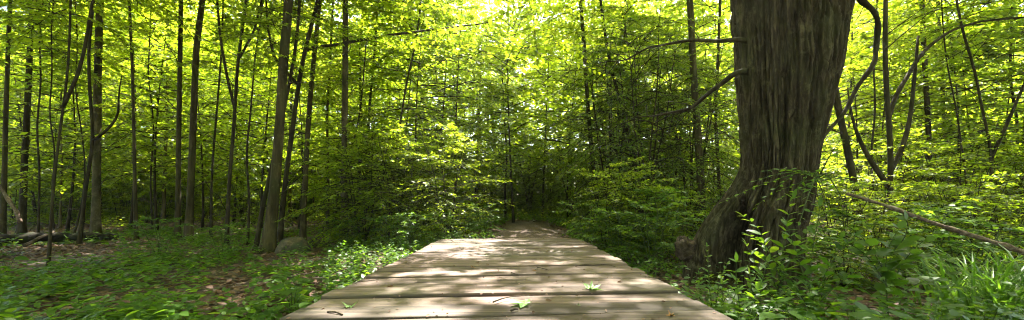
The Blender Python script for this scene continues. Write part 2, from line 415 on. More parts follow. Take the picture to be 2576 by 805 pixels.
# ------------------------------------------------------------------ boardwalk
SKEW = math.tan(R(4.6))
def deck_edges(y):
    return -1.012 - .004 * y, 0.952 + .008 * y          # left, right edge of the deck at distance y
def make_deck():
    root = thing('boardwalk', 'low boardwalk of weathered pine planks leading straight to the forest path', 'boardwalk', (0, 0, 0))
    rng = random.Random(4)
    mb = MB(); scr = MB()
    pitch, y = .187, -.9
    cuts = []
    yy = 1.99 - pitch * 15
    k = 0
    while yy < 5.2:
        gap = .010 + .004 * rng.random()
        top = DECK + rng.uniform(-.006, .004)
        if abs(yy - 1.99) < .02: gap, top = .019, DECK + .009
        elif abs(yy + pitch - 1.99) < .02: top = DECK - .006
        w = pitch
        l0 = rng.uniform(-.014, .012); r0 = rng.uniform(-.012, .014)
        xl, xr = deck_edges(yy)
        xl += l0; xr += r0
        n = 26
        u = np.linspace(0, 1, n)
        x = xl + (xr - xl) * u
        warp = .0035 * np.sin(u * PI * rng.uniform(.7, 1.6) + rng.uniform(0, 6)) + .0012 * rng.uniform(-1, 1) * np.sin(u * 23)
        # profile across the board (rounded edges, slightly cupped)
        a, b = gap, w
        prof = [(a, -.038), (a, -.009), (a + .002, -.0035), (a + .006, -.0006), (a + .03, .0008), ((a + b) / 2, rng.uniform(-.0012, .0015)), (b - .03, .0008), (b - .006, -.0006), (b - .002, -.0035), (b, -.009), (b, -.038)]
        m = len(prof)
        V = np.zeros((n, m, 3))
        for jx, (dy, dz) in enumerate(prof):
            V[:, jx, 0] = x
            V[:, jx, 1] = yy + dy + x * SKEW
            V[:, jx, 2] = top + dz + warp
        i = np.arange(n - 1)[:, None] * m; j = np.arange(m)[None, :]; j2 = (j + 1) % m
        q = np.stack([i + j, i + j2, i + m + j2, i + m + j], -1).reshape(-1, 4)
        # end caps as fans
        c0 = V[0].mean(0); c1 = V[-1].mean(0)
        vv = np.vstack([V.reshape(-1, 3), c0[None], c1[None]])
        jj = np.arange(m); jn = (jj + 1) % m
        tr = np.vstack([np.stack([jn, jj, 0 * jj + n * m], -1), np.stack([(n - 1) * m + jj, (n - 1) * m + jn, 0 * jj + n * m + 1], -1)])
        mb.add(vv, tr, q)
        for sx in (-.62, 0., .62):                             # screw heads over each joist
            for q in (.28, .72):
                cx_, cy_ = sx + rng.uniform(-.01, .01), yy + gap + (w - gap) * q
                th = np.linspace(0, 2 * PI, 8, endpoint=False)
                zc = top + .0025 + float(np.interp(cx_, x, warp))
                scr.add(np.vstack([[cx_, cy_ + cx_ * SKEW, zc + .0008], np.stack([cx_ + .0052 * np.cos(th), cy_ + cx_ * SKEW + .0052 * np.sin(th), zc + 0 * th], -1)]), [(0, 1 + a, 1 + (a + 1) % 8) for a in range(8)])
        yy += pitch
        k += 1
    o = link('decking', mb.mesh('decking', M_wood, smooth=False), root)
    tag(link('screw_heads', scr.mesh('screw_heads', M_screw, False), o), kind='stuff')
    for s in (-.62, 0., .62):
        b = MB(); b.box((s - .03, -.75, DECK - .04 - .19), (s + .03, 5.25 + s * SKEW, DECK - .0415))
        link('joist', b.mesh('joist', M_wood, False), root)
    for s in (-.98, .92):
        for y in (.3, 2.6, 5.0):
            b = MB(); z0 = float(G(s * .8, y + s * SKEW)) - .3
            b.box((s * .82 - .05, y - .05, z0), (s * .82 + .05, y + .05, DECK - .045))
            link('post', b.mesh('post', M_wood, False), root)
    return root
make_deck()

# ------------------------------------------------------------------ crowns: branches, twigs, layered sprays of leaves
def make_crown(seed, h0, h1, Rad, nb, ntw, nl, leaf, mat, tpl=DIA, rise=(.25, .75), prof=None, droop=.35, tilt=.45, stems=None, wood=M_bark_dark, twigk=3, br=.016, lw=.55, inner=.15, extra=None):
    rng = random.Random(seed)
    nr = np.random.default_rng(seed)
    wb, lb = MB(), MB()
    if extra: extra(wb)
    prof = prof or (lambda t: (math.sin(PI * min(1, (t * .82 + .16))) ** .7))
    LB, LD, LN, LL = [], [], [], []
    for i in range(nb):
        t = (i + rng.random()) / nb
        z = h0 + (h1 - h0) * t * .9
        az = 2.39996 * i + rng.uniform(-.5, .5)
        ln = Rad * prof(t) * rng.uniform(.62, 1.12)
        rs = rise[0] + (rise[1] - rise[0]) * t + rng.uniform(-.15, .15)
        d = np.array([math.cos(az), math.sin(az), 0]); sd = np.array([-d[1], d[0], 0])
        o = np.zeros(3) if stems is None else stems(rng, z)
        s = np.linspace(0, 1, 6)
        wig = rng.uniform(-.18, .18)
        P = o[None] + d[None] * (s * ln)[:, None] + sd[None] * (np.sin(s * 3) * wig * ln)[:, None]
        P[:, 2] += z + ln * (rs * s - droop * s * s)
        wb.tube(P, np.linspace(br * (.5 + .5 * ln / max(Rad, .1)), .003, 6), 4, False)
        for j in range(ntw):
            q = inner + (1 - inner) * (j + rng.random() * .7) / ntw
            f = q * 5; a = min(int(f), 4); bp = P[a] + (P[a + 1] - P[a]) * (f - a)
            bd = (P[a + 1] - P[a]); bd = bd / np.linalg.norm(bd)
            side = 1 if j % 2 else -1
            ang = side * R(rng.uniform(28, 68))
            if j == ntw - 1: ang = 0.
            c, sn = math.cos(ang), math.sin(ang)
            td = np.array([bd[0] * c - bd[1] * sn, bd[0] * sn + bd[1] * c, bd[2] + rng.uniform(-.22, .2)])
            tl = ln * rng.uniform(.22, .42) * (1.15 - .55 * q) + leaf * 1.5
            ss = np.linspace(0, 1, 3)
            TP = bp[None] + td[None] * (ss * tl)[:, None]
            TP[:, 2] -= ss ** 2 * tl * rng.uniform(.02, .22)
            wb.tube(TP, np.linspace(.006, .002, 3), twigk, False)
            k = max(3, int(nl * rng.uniform(.55, 1.3)))
            w = np.linspace(.08, 1, k) + nr.uniform(-.03, .03, k)
            w = np.clip(w, 0, 1)
            B = bp[None] + td[None] * (w * tl)[:, None]
            B[:, 2] -= w ** 2 * tl * .1
            sg = np.where(np.arange(k) % 2 == 0, 1., -1.)
            th = sg * nr.uniform(.5, 1.15, k); th[-1] = 0
            D = np.stack([td[0] * np.cos(th) - td[1] * np.sin(th), td[0] * np.sin(th) + td[1] * np.cos(th), np.full(k, td[2] * .5) + nr.normal(-.12, .22, k)], -1)
            N = np.stack([nr.normal(0, tilt, k), nr.normal(0, tilt, k), np.ones(k)], -1)
            LB.append(B); LD.append(D); LN.append(N); LL.append(leaf * nr.uniform(.6, 1.25, k))
    B, D, N, L = np.vstack(LB), np.vstack(LD), np.vstack(LN), np.concatenate(LL)
    leaves(lb, tpl, B, D, N, L, L * lw)
    return wb.mesh('branches', wood), lb.mesh('crown', mat), (B, D, N, L)

def stem_mesh(seed, H, r0, r1, lean=.25, k=7, mat=None, fork=None):
    rng = random.Random(seed)
    mb = MB()
    n = 12
    s = np.linspace(0, 1, n)
    a = rng.uniform(0, 6.28); b = rng.uniform(0, 6.28)
    P = np.stack([lean * np.sin(s * 2.6 + a) - lean * math.sin(a), lean * np.sin(s * 3.1 + b) - lean * math.sin(b), s * H - .12], -1)
    mb.tube(P, r0 + (r1 - r0) * s ** .8 + r0 * .5 * np.exp(-s * 18), k, True)
    return mb.mesh('trunk', mat or M_bark)

def multi_stem(mb, nst, spread, H, r0):
    for k in range(nst):
        a = 6.283 * k / nst + .4
        z = np.linspace(0, H, 9)
        q = (z / H) ** 1.2 * spread
        w = .03 * np.sin(z * 3 + k)
        mb.tube(np.stack([np.cos(a) * q + w, np.sin(a) * q + w, z - .08], -1), np.linspace(r0, .004, 9), 5, False)

random.seed(1)
TALL = [make_crown(s, 0, 7.0, 3.1, 36, 11, 24, .13, M_canopy) for s in (11, 12, 13)]
UNDER = [make_crown(s, 1.5, 6.6, 1.95, 34, 11, k, lf, M_under, rise=(.05, ri), lw=lw) for s, k, lf, ri, lw in ((21, 21, .085, .55, .55), (22, 11, .125, .4, .6), (23, 18, .10, .8, .5), (24, 8, .145, .55, .68))]
UNDER_STEM = [stem_mesh(30 + s, 6.4, .034, .006, .18, 6, M_bark_dark) for s in range(4)]
def multi(nst, spread, H):
    def f(rng, z):
        k = rng.randrange(nst); a = 6.283 * k / nst + .4
        q = (z / H) ** 1.2 * spread
        return np.array([math.cos(a) * q, math.sin(a) * q, 0])
    return f
def multi_stem_mesh(nst, spread, H, r0, mat=M_bark_dark):
    mb = MB()
    multi_stem(mb, nst, spread, H, r0)
    return mb.mesh('stems', mat)
BUSH = [make_crown(s, .12, 2.5, 1.15, 34, 9, 13, .075, M_under, rise=(.0, .6), stems=multi(5, .55, 2.4), br=.009, droop=.3, extra=lambda wb: multi_stem(wb, 5, .55, 2.4, .014)) for s in (41, 42, 43)]
BUSH_STEM = [None]
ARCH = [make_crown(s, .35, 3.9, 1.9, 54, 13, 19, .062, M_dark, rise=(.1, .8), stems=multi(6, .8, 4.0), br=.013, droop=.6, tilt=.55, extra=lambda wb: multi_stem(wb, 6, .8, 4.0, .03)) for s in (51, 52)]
ARCH_STEM = None
LOW = [make_crown(s, .05, .85, .45, 18, 6, 10, .055, M_herb, tpl=OVA, rise=(.1, .8), stems=multi(4, .2, .8), br=.005, droop=.3, lw=.62, wood=M_stem, extra=lambda wb: multi_stem(wb, 4, .2, .8, .006)) for s in (61, 62, 63)]
LOW_STEM = None

NCROWN = {}
def crown_on(root, proto, loc, rz, sc, sz=None, names=('branches', 'crown')):
    s = (sc, sc, sz or sc)
    b = link(names[0], proto[0], root, loc, (0, 0, rz), s)
    c = link(names[1], proto[1], root, loc, (0, 0, rz), s)
    return c

# ------------------------------------------------------------------ tall trees with trunks traced where they stand
def trunk_path(pts, d, H):
    """pixel polyline (base first) at distance d -> world polyline from the ground to height H"""
    P = [px(X, Y, d) for X, Y in pts]
    g = float(G(P[0][0], d))
    P[0][2] = g - .12
    P = np.array(P)
    # resample smoothly, extend above the frame
    dirv = (P[-1] - P[-2]); dirv = dirv / np.linalg.norm(dirv)
    dirv = dirv * .5 + np.array([0, 0, .5]); dirv /= np.linalg.norm(dirv)
    if P[-1][2] < H:
        n = max(1, int((H - P[-1][2]) / 1.2))
        for k in range(n):
            P = np.vstack([P, P[-1] + dirv * (H - P[-1][2]) / (n - k)])
    t = np.concatenate([[0], np.cumsum(np.linalg.norm(np.diff(P, axis=0), axis=1))])
    m = max(14, int(t[-1] / .22))
    tt = np.linspace(0, t[-1], m)
    Q = np.stack([np.interp(tt, t, P[:, k]) for k in range(3)], -1)
    for _ in range(3):
        Q[1:-1] = .25 * Q[:-2] + .5 * Q[1:-1] + .25 * Q[2:]
    return Q, g

def trunk_tree(name, label, cat, pts, d, wpx, H, mat=None, crown=None, hb=None, csc=1.0, k=14, flare=.45, seed=0, group=None, limbs=(), twist=0, taper=.62):
    rng = random.Random(seed + int(pts[0][0] * 7 + pts[0][1]))
    Q, g = trunk_path(pts, d, H)
    base = np.array([Q[0][0], Q[0][1], g])
    root = thing(name, label, cat, base, 0, group)
    z = (Q[:, 2] - g)
    r = .76 * math.cos(math.atan((pts[0][0] - CX) / FOC)) * wpx / FOC * d / 2 * (1 - (1 - taper) * np.clip(z / max(H, 3.), 0, 1) ** .8) * (1 + flare * np.exp(-z / .22) + .18 * np.exp(-z / .8))
    sd = rng.randrange(999)
    def wob(p, th):
        x = np.cos(th)[None] * 1.3; y = np.sin(th)[None] * 1.3
        zz = p[:, 2][:, None] * .9
        return 1 + .16 * (vnoise(x + 0 * zz, y + 0 * zz, zz, sd) - .5) + .10 * (vnoise(x * 4 + 0 * zz, y * 4 + 0 * zz, zz * 1.3, sd + 3) - .5) + .12 * np.sin(3 * th[None] + sd) * np.exp(-(p[:, 2][:, None] - g) / .3)
    mb = MB()
    mb.tube(Q - base, r, k, True, wob)
    for q in range(int(rng.uniform(5, 11))):                   # dead stubs and thin bare twigs
        i = rng.randrange(4, max(5, int(len(Q) * .6)))
        a = rng.uniform(0, 6.28); ln = rng.choice((.12, .3, .6, .9)) * rng.uniform(.7, 1.3)
        s5 = np.linspace(0, 1, 6)[:, None]
        v = np.array([math.cos(a), math.sin(a), rng.uniform(-.1, .9)]) * ln
        bend = np.array([rng.uniform(-.3, .3), rng.uniform(-.3, .3), rng.uniform(-.4, .5)]) * ln
        T5 = Q[i] - base + v * s5 + bend * s5 ** 2 + .04 * ln * np.sin(s5 * 9 + a)
        mb.tube(T5, np.linspace(min(.012, r[i] * .3) * (1 + .6 * (ln < .2)), .003, 6), 5, True)
        if ln > .4:
            mb.tube(T5[3] + (bend * .6 + v[[1, 0, 2]] * .4) * s5, np.linspace(.005, .002, 6), 4, False)
    link('trunk', mb.mesh('trunk', mat or M_bark), root)
    for lp, lw0, lw1 in limbs:
        lp2 = [px(*q) if len(q) == 3 else px(q[0], q[1], d) for q in lp]
        A = np.array(lp2)
        t = np.concatenate([[0], np.cumsum(np.linalg.norm(np.diff(A, axis=0), axis=1))])
        tt = np.linspace(0, t[-1], max(8, int(t[-1] / .12)))
        A = np.stack([np.interp(tt, t, A[:, c]) for c in range(3)], -1)
        for _ in range(2): A[1:-1] = .25 * A[:-2] + .5 * A[1:-1] + .25 * A[2:]
        lm = MB(); lm.tube(A - base, np.linspace(lw0, lw1, len(A)) / FOC * d / 2, 7, True)
        link('limb', lm.mesh('limb', mat or M_bark), root)
    if crown is not None:
        if hb is None: hb = H * .45
        i = int(np.argmin(np.abs(z - hb)))
        c = Q[i] - base
        cr = crown[0] if isinstance(crown, tuple) and isinstance(crown[0], list) else crown
        if d > 9 and cr in TALL:
            cr = UNDER[rng.randrange(4)]; c = c - np.array([0, 0, 2.2])
        crown_on(root, cr, tuple(c), rng.uniform(0, 6.28), csc)
    return root

T = TALL
SPEC = [
 ('dark stem leaning against the left side of the flared brown tree', [(640, 632), (660, 520), (684, 420), (702, 330), (722, 240), (742, 140), (752, 40)], 6.7, 15, 7, M_bark_dark, UNDER[1], 2.6, .6, {}),
 ('thin leaning stem rising out of the thicket left of the path', [(985, 560), (990, 440), (1004, 330), (1022, 210), (1048, 100), (1060, 0)], 8.8, 8, 8, M_bark_dark, UNDER[0], 3.6, .7, {}),
 ('wiry crooked stem between the left edge trunks, bent twice', [(140, 590), (128, 480), (142, 380), (122, 300), (132, 180), (128, 60), (138, -20)], 8.2, 7, 7, M_bark_dark, UNDER[2], 3.4, .6, {}),
 ('wiry leaning stem left of the thin leaning tree', [(180, 600), (205, 520), (216, 430), (206, 330), (188, 230), (196, 110), (188, 0)], 9.2, 7, 7, M_bark_dark, UNDER[3], 3.4, .6, {}),
 ('thin stem right of the slender grey-green tree', [(384, 590), (378, 450), (388, 320), (372, 180), (380, 40), (378, -20)], 10.6, 7, 8, M_bark_dark, UNDER[1], 3.6, .7, {}),
 ('thin bent stem between the forked dark tree and the flared one', [(622, 610), (628, 500), (618, 390), (632, 270), (640, 150), (660, 20)], 7.6, 8, 7, M_bark_dark, UNDER[0], 3.4, .6, {}),
 ('thin stem crossing low in front of the mottled pale tree', [(838, 590), (846, 500), (866, 420), (896, 340), (910, 250)], 8.9, 7, 5, M_bark_dark, UNDER[3], 1.2, .5, {}),
 ('thin bent stem in the right woods beside the leaning shaded trunk', [(2206, 585), (2196, 480), (2190, 380), (2204, 280), (2196, 160), (2205, 40)], 7.4, 9, 7, M_bark_dark, UNDER[2], 3.2, .6, {}),
 ('thin stem in the right woods above the middle of the dead branch', [(2440, 580), (2432, 460), (2418, 360), (2404, 260), (2380, 160), (2370, 40)], 6.6, 8, 7, M_bark_dark, UNDER[0], 3.2, .6, {}),
 # label, points, depth, width px, H, mat, crown, hb, scale
 ('moss brown tree with flared foot standing just left of the boulder', [(672, 640), (690, 480), (703, 330), (714, 150), (727, 0)], 6.4, 38, 11, M_bark, T[0], 5.6, 1.0, {'flare': .6}),
 ('brown tree bending right near its top, beside a thinner straight trunk', [(474, 600), (483, 400), (490, 230), (492, 130), (502, 50), (512, -20)], 8.6, 27, 11, M_bark, T[1], 5.8, 1.0, {}),
 ('slim straight trunk close left of the bending brown tree', [(447, 575), (449, 380), (452, 200), (456, 0)], 9.0, 20, 11, M_bark, T[2], 6.4, .9, {}),
 ('slender straight grey-green tree right of the thickest left hand trunk', [(343, 585), (338, 400), (334, 200), (325, 0)], 8.8, 14, 10, M_bark, T[0], 6.0, .85, {}),
 ('thickest mossy trunk of the left woods with a thin leaning stem before it', [(240, 555), (243, 400), (246, 200), (250, 60), (252, -20)], 9.4, 34, 12, M_bark_pale, T[1], 7.2, 1.15, {}),
 ('thin dark leaning tree crossing in front of the thickest left trunk', [(198, 600), (214, 480), (236, 350), (226, 240), (222, 130), (236, 0)], 7.6, 15, 8, M_bark_dark, T[2], 5.4, .6, {'limbs': [([(236, 352), (268, 330), (300, 290), (297, 245), (306, 190)], 7, 2)]}),
 ('thin curving sapling trunk rooted in front of the dark fallen log', [(120, 690), (133, 480), (150, 330), (170, 200), (176, 90), (178, 0)], 4.8, 12, 7, M_bark_dark, UNDER[1], 2.4, .6, {'limbs': [([(158, 270), (196, 190), (214, 120), (226, 40), (240, -40)], 8, 5)]}),
 ('dark heavy trunk near the left edge behind a leaning dead stick', [(54, 540), (62, 400), (70, 250), (76, 100), (82, -20)], 10.5, 28, 12, M_bark_dark, T[0], 6.2, 1.0, {}),
 ('leftmost tree of the woods, half cut by the picture edge', [(6, 560), (12, 380), (18, 180), (26, 0)], 9.0, 22, 11, M_bark, T[1], 5.9, .9, {}),
 ('thin forked dark tree between the bending brown tree and the flared one', [(568, 605), (577, 450), (590, 300), (597, 160), (612, 60), (622, -20)], 7.0, 14, 8, M_bark_dark, T[2], 5.3, .6, {'limbs': [([(592, 280), (570, 190), (553, 90), (545, -20)], 7, 5), ([(599, 150), (640, 80), (662, -20)], 6, 4)]}),
 ('pencil thin trunk left of the thin forked dark tree', [(530, 590), (533, 430), (545, 280), (556, 150), (562, 0)], 9.4, 9, 8, M_bark_dark, UNDER[2], 3.2, .8, {}),
 ('leaning dark tree behind the flared one, sending one long branch over the path', [(700, 600), (716, 470), (735, 330), (748, 230), (762, 150), (768, 120), (785, 60), (800, 10)], 7.2, 19, 7.5, M_bark_dark, UNDER[0], 3.4, .5,
     {'limbs': [([(766, 126), (800, 118), (850, 112), (900, 102), (980, 88), (1060, 78), (1160, 66), (1240, 56), (1275, 30)], 8, 2.5), ([(752, 215), (690, 150), (672, 60), (668, -20)], 8, 4)]}),
 ('straight trunk rising behind the boulder', [(760, 590), (768, 450), (776, 300), (788, 160), (803, 20), (806, -30)], 8.2, 19, 10, M_bark, T[0], 5.7, .8, {}),
 ('mottled pale straight tree standing alone right of the boulder', [(866, 575), (866, 400), (868, 240), (869, 60), (870, -30)], 8.4, 23, 12, M_bark_pale, T[1], 6.6, 1.0, {}),
 ('thin trunk beside a bushy thicket right of the mottled pale tree', [(925, 560), (922, 400), (930, 260), (944, 120), (950, 0)], 11.5, 11, 9, M_bark_dark, UNDER[3], 3.3, .9, {}),
 ('thin dark paired trunk just right of the mottled pale tree', [(900, 570), (903, 420), (908, 280), (905, 140), (915, 0)], 12.0, 13, 9, M_bark_dark, UNDER[1], 3.5, .9, {}),
 ('slim trunk left of the mottled pale tree, over the mossy log', [(823, 580), (826, 420), (822, 300), (830, 160), (838, 0)], 11.0, 10, 9, M_bark, UNDER[0], 3.4, .9, {}),
 ('thin straight trunk in the deep woods left of the mottled pale tree', [(730, 560), (728, 400), (734, 240), (740, 80), (745, -20)], 13.5, 12, 11, M_bark, T[2], 6.5, .8, {}),
 ('slender stem between the slender grey-green tree and the slim straight trunk', [(410, 560), (416, 400), (420, 250), (425, 80), (430, -20)], 14.5, 14, 11, M_bark, T[0], 6.8, .9, {}),
 ('thin pale stem between the left edge trunks and the thickest one', [(150, 560), (156, 420), (152, 280), (160, 130), (166, 0)], 12.5, 9, 9, M_bark_pale, UNDER[2], 3.4, .9, {}),
 ('crooked thin stem right of the dark heavy trunk near the left edge', [(96, 570), (100, 430), (92, 320), (104, 200), (98, 90), (110, -10)], 9.5, 9, 8, M_bark_dark, UNDER[3], 3.1, .8, {}),
 ('slim dark trunk standing in the dark shrubs beyond the right edge of the boardwalk', [(1508, 560), (1498, 470), (1487, 370), (1478, 260), (1470, 120), (1460, 0)], 9.2, 16, 10, M_bark_dark, T[2], 5.9, .8, {}),
 ('straight grey trunk in shade between the dark shrubs and the giant tree', [(1768, 560), (1762, 430), (1752, 300), (1744, 170), (1738, 40), (1734, -20)], 7.6, 28, 11, M_bark, T[1], 6.0, .9, {}),
 ('thin dark trunk left of the shaded grey trunk', [(1622, 570), (1600, 470), (1590, 380), (1560, 260), (1530, 140), (1512, 20)], 8.4, 13, 8, M_bark_dark, UNDER[2], 2.9, .8, {}),
 ('thin trunk hard against the left side of the giant tree', [(1812, 560), (1808, 440), (1800, 300), (1806, 150), (1812, 0)], 9.6, 13, 9, M_bark_dark, UNDER[0], 3.2, .9, {}),
 ('leaning shaded trunk just right of the giant tree', [(2170, 580), (2150, 460), (2128, 360), (2108, 270), (2094, 190), (2080, 60)], 6.6, 30, 9, M_bark_dark, T[0], 6.4, .5, {}),
 ('forked dark tree right of the leaning shaded trunk, one limb reaching the right edge', [(2236, 580), (2240, 470), (2240, 350), (2230, 240), (2226, 120), (2228, 0)], 6.0, 22, 10, M_bark_dark, T[2], 6.6, .5, {'limbs': [([(2238, 470), (2200, 420), (2170, 370), (2150, 320), (2138, 270), (2132, 220)], 14, 3), ([(2240, 430), (2268, 380), (2290, 300), (2300, 200), (2310, 90)], 12, 5), ([(2234, 300), (2252, 240), (2284, 190), (2312, 140), (2350, 105), (2400, 72), (2470, 52), (2590, 44)], 11, 3.5)]}),
 ('straight dark trunk standing right of the forked dark tree', [(2330, 570), (2338, 450), (2336, 330), (2330, 220), (2322, 100), (2320, -10)], 8.6, 24, 10, M_bark_dark, T[1], 5.8, .8, {}),
 ('slim trunk in the sunny leaves right of the straight dark trunk', [(2392, 560), (2386, 430), (2374, 300), (2370, 170), (2360, 30)], 10.0, 18, 10, M_bark, T[0], 6.0, .8, {}),
 ('thin crooked trunk near the right edge above the tall grass', [(2505, 590), (2490, 470), (2498, 380), (2470, 280), (2455, 180), (2420, 80)], 6.0, 13, 7, M_bark_dark, UNDER[1], 2.5, .7, {'limbs': [([(2492, 400), (2525, 330), (2560, 250), (2590, 180)], 8, 5)]}),
 ('thin upright trunk at the far right edge', [(2560, 580), (2555, 450), (2562, 320), (2540, 200), (2545, 60)], 8.8, 15, 8, M_bark, UNDER[3], 3.0, .8, {}),
 ('thin dark stem standing at the end of the dirt path', [(1272, 545), (1270, 470), (1276, 400), (1270, 320), (1264, 200)], 12.5, 7, 6, M_bark_dark, UNDER[2], 2.0, .75, {}),
]
for k, (lab, pts, d, w, H, mat, cr, hb, sc, kw) in enumerate(SPEC):
    trunk_tree('forest_tree', lab, 'tree', pts, d, w, H, mat, cr, hb, sc, seed=k, group='trees along the boardwalk', **kw)

# ------------------------------------------------------------------ the giant leaning tree
def giant():
    d = 3.55
    prof = np.array([  # row, left, right (pixels)
        (-1000, 1850, 2140), (-420, 1835, 2165), (-200, 1836, 2160), (0, 1839, 2150), (100, 1848, 2130), (200, 1854, 2108), (300, 1863, 2076), (380, 1868, 2056), (430, 1862, 2048), (470, 1840, 2044),
        (510, 1806, 2042), (550, 1778, 2026), (600, 1750, 2014), (650, 1735, 2008), (700, 1727, 2008), (740, 1722, 2014), (820, 1712, 2030)], float)
    ns, na = 760, 600
    zr = np.linspace(820, -1000, ns)
    Lx = np.interp(zr, prof[:, 0], prof[:, 1])
    Rx = np.interp(zr, prof[:, 0], prof[:, 2])
    ker = np.ones(21) / 21
    sm = lambda a: np.convolve(np.pad(a, 10, mode='edge'), ker, 'valid')
    Lx, Rx = sm(Lx), sm(Rx)
    s = d / FOC
    al, ar = np.arctan((Lx - CX) / FOC), np.arctan((Rx - CX) / FOC)
    am, be = (al + ar) / 2, (ar - al) / 2
    dist = d / np.cos(am[ns // 2]) + 0 * am
    ax = dist * np.sin(be) * .985
    cx = dist * np.sin(am); cy = dist * np.cos(am)
    kz = 80
    sm2 = lambda a: np.convolve(np.pad(a, kz, mode='edge'), np.ones(2 * kz + 1) / (2 * kz + 1), 'valid')
    z = CAMZ - (zr - HY) / FOC * (cy * .55 + d * .45)
    ay = ax
    th = np.linspace(0, 2 * PI, na, endpoint=False)
    TH, Z = np.meshgrid(th, z)
    AX, AY, CXm, CYm = ax[:, None], ay[:, None], cx[:, None], cy[:, None]
    tw = TH + .22 * (Z - 1.2) + .22 * (fbm(np.cos(TH) * 1.6, np.sin(TH) * 1.6, Z * .7, 3, 71) - .5)
    cu, su = np.cos(tw), np.sin(tw)
    # broad flutes, plates of bark with deep furrows, fine grain
    fl = fbm(cu * 2.1, su * 2.1, Z * .22, 2, 31) - .5
    wv = .30 * (fbm(cu * 3, su * 3, Z * 1.9, 3, 55) - .5)
    f1 = vnoise((cu + wv * .35) * 9.0, (su + wv * .35) * 9.0, Z * .55, 41)
    f2 = vnoise((cu + wv * .3) * 20, (su + wv * .3) * 20, Z * 2.2, 43)
    crack = np.clip(np.abs(vnoise(cu * 5 + wv, su * 5, Z * 6.5 + 2.2 * f1, 49) * 2 - 1) * 5, 0, 1)
    ridge = np.clip(np.abs(f1 * 2 - 1) * 4.2, 0, 1) * .6 + np.clip(np.abs(f2 * 2 - 1) * 3.2, 0, 1) * .4
    fine = fbm(cu * 34, su * 34, Z * 9, 3, 47) - .5
    disp = .095 * fl + .100 * (ridge - .8) + .020 * fine + .007 * (crack - .8)
    # root buttresses and the hollow in the foot
    low = sstep(.75, .0, Z)
    disp = disp + low * (.055 * np.sin(TH * 5 + 1.1) + .03 * np.sin(TH * 8 + 2))
    thc = R(-142)
    dth = (TH - (thc % (2 * PI)) + PI) % (2 * PI) - PI
    hollow = np.exp(-(dth / R(17)) ** 4) * sstep(.92, .55, Z + .30 * dth) * sstep(-.05, .12, Z)
    disp = disp - .52 * hollow
    X = CXm + (AX + disp) * np.cos(TH)
    Y = CYm + (AY + disp) * np.sin(TH)
    base = np.array([float(cx[40]), float(cy[40]), float(G(cx[40], cy[40]))])
    V = np.stack([X, Y, Z], -1).reshape(-1, 3) - base
    mb = MB()
    i = np.arange(ns - 1)[:, None] * na; j = np.arange(na)[None, :]; j2 = (j + 1) % na
    mb.add(V, None, np.stack([i + j, i + j2, i + na + j2, i + na + j], -1).reshape(-1, 4))
    root = thing('giant_tree', 'giant leaning tree with deeply furrowed bark, hollow foot and a knobbly burl beside the boardwalk', 'tree', base)
    link('trunk', mb.mesh('trunk', M_bigbark), root)
    # burl
    bm = MB(); n, m = 40, 30
    u = np.linspace(0, 2 * PI, n, endpoint=False); v = np.linspace(.02, PI - .02, m)
    U, Vv = np.meshgrid(u, v)
    r = 1 + .65 * (fbm(np.cos(U) * np.sin(Vv) * 2.2, np.sin(U) * np.sin(Vv) * 2.2, np.cos(Vv) * 2.2, 4, 3) - .5) * 2 * .6 + .12 * (vnoise(np.cos(U) * np.sin(Vv) * 9, np.sin(U) * np.sin(Vv) * 9, np.cos(Vv) * 9, 5) - .5)
    c = px(1722, 627, d - .03)
    P = np.stack([c[0] + .088 * r * np.cos(U) * np.sin(Vv), c[1] + .09 * r * np.sin(U) * np.sin(Vv), c[2] + .115 * r * np.cos(Vv)], -1)
    i = np.arange(m - 1)[:, None] * n; j = np.arange(n)[None, :]; j2 = (j + 1) % n
    bm.add(P.reshape(-1, 3) - base, None, np.stack([i + j, i + n + j, i + n + j2, i + j2], -1).reshape(-1, 4))
    link('burl', bm.mesh('burl', M_burl), root)
    # two limbs to the left
    for pts, a, b in (([(1880, 180, 3.5), (1845, 186, 3.6), (1790, 230, 3.8), (1740, 270, 4.0), (1690, 286, 4.2), (1640, 289, 4.4), (1590, 300, 4.6)], .030, .006),
                      ([(1880, 105, 3.5), (1840, 100, 3.6), (1760, 102, 3.9), (1680, 108, 4.2), (1630, 122, 4.4), (1570, 150, 4.7), (1510, 160, 5.0)], .024, .005)):
        A = np.array([px(*q) for q in pts])
        t = np.linspace(0, 1, 40); tk = np.linspace(0, 1, len(A))
        A = np.stack([np.interp(t, tk, A[:, c]) for c in range(3)], -1)
        A[:, 2] += .012 * np.sin(t * 21) ; A[:, 0] += .01 * np.sin(t * 17 + 1)
        for _ in range(2): A[1:-1] = .25 * A[:-2] + .5 * A[1:-1] + .25 * A[2:]
        lm = MB(); lm.tube(A - base, np.linspace(a, b, 40), 8)
        for q in range(10, 40, 3):
            rng = random.Random(q + int(a * 1e4)); dv = np.array([rng.uniform(-.5, .1), rng.uniform(-.2, .5), rng.uniform(-.5, .6)]) * .55
            s5 = np.linspace(0, 1, 5)[:, None]
            lm.tube(A[q] - base + dv[None] * s5 + np.array([0, 0, -.08]) * s5 ** 2, np.linspace(.007, .002, 5), 4, False)
        link('limb', lm.mesh('limb', M_bark_dark), root)
    top = np.array([float(cx[-1]), float(cy[-1]), float(z[-1])]) - base
    lm = MB(); s9 = np.linspace(0, 1, 9)[:, None]  # unseen limb and crown set back so their shadow misses the foreground
    lm.tube(np.array([top[0], top[1], top[2] - .3]) + s9 * np.array([.4, -3.6, 3.2]) + np.array([0, .5, 0]) * np.sin(s9 * PI), np.linspace(.34, .14, 9), 10)
    link('limb', lm.mesh('limb', M_bigbark), root)
    crown_on(root, TALL[2], (top[0] + .4, top[1] - 3.4, top[2] + 2.0), 1.0, 1.1)
giant()

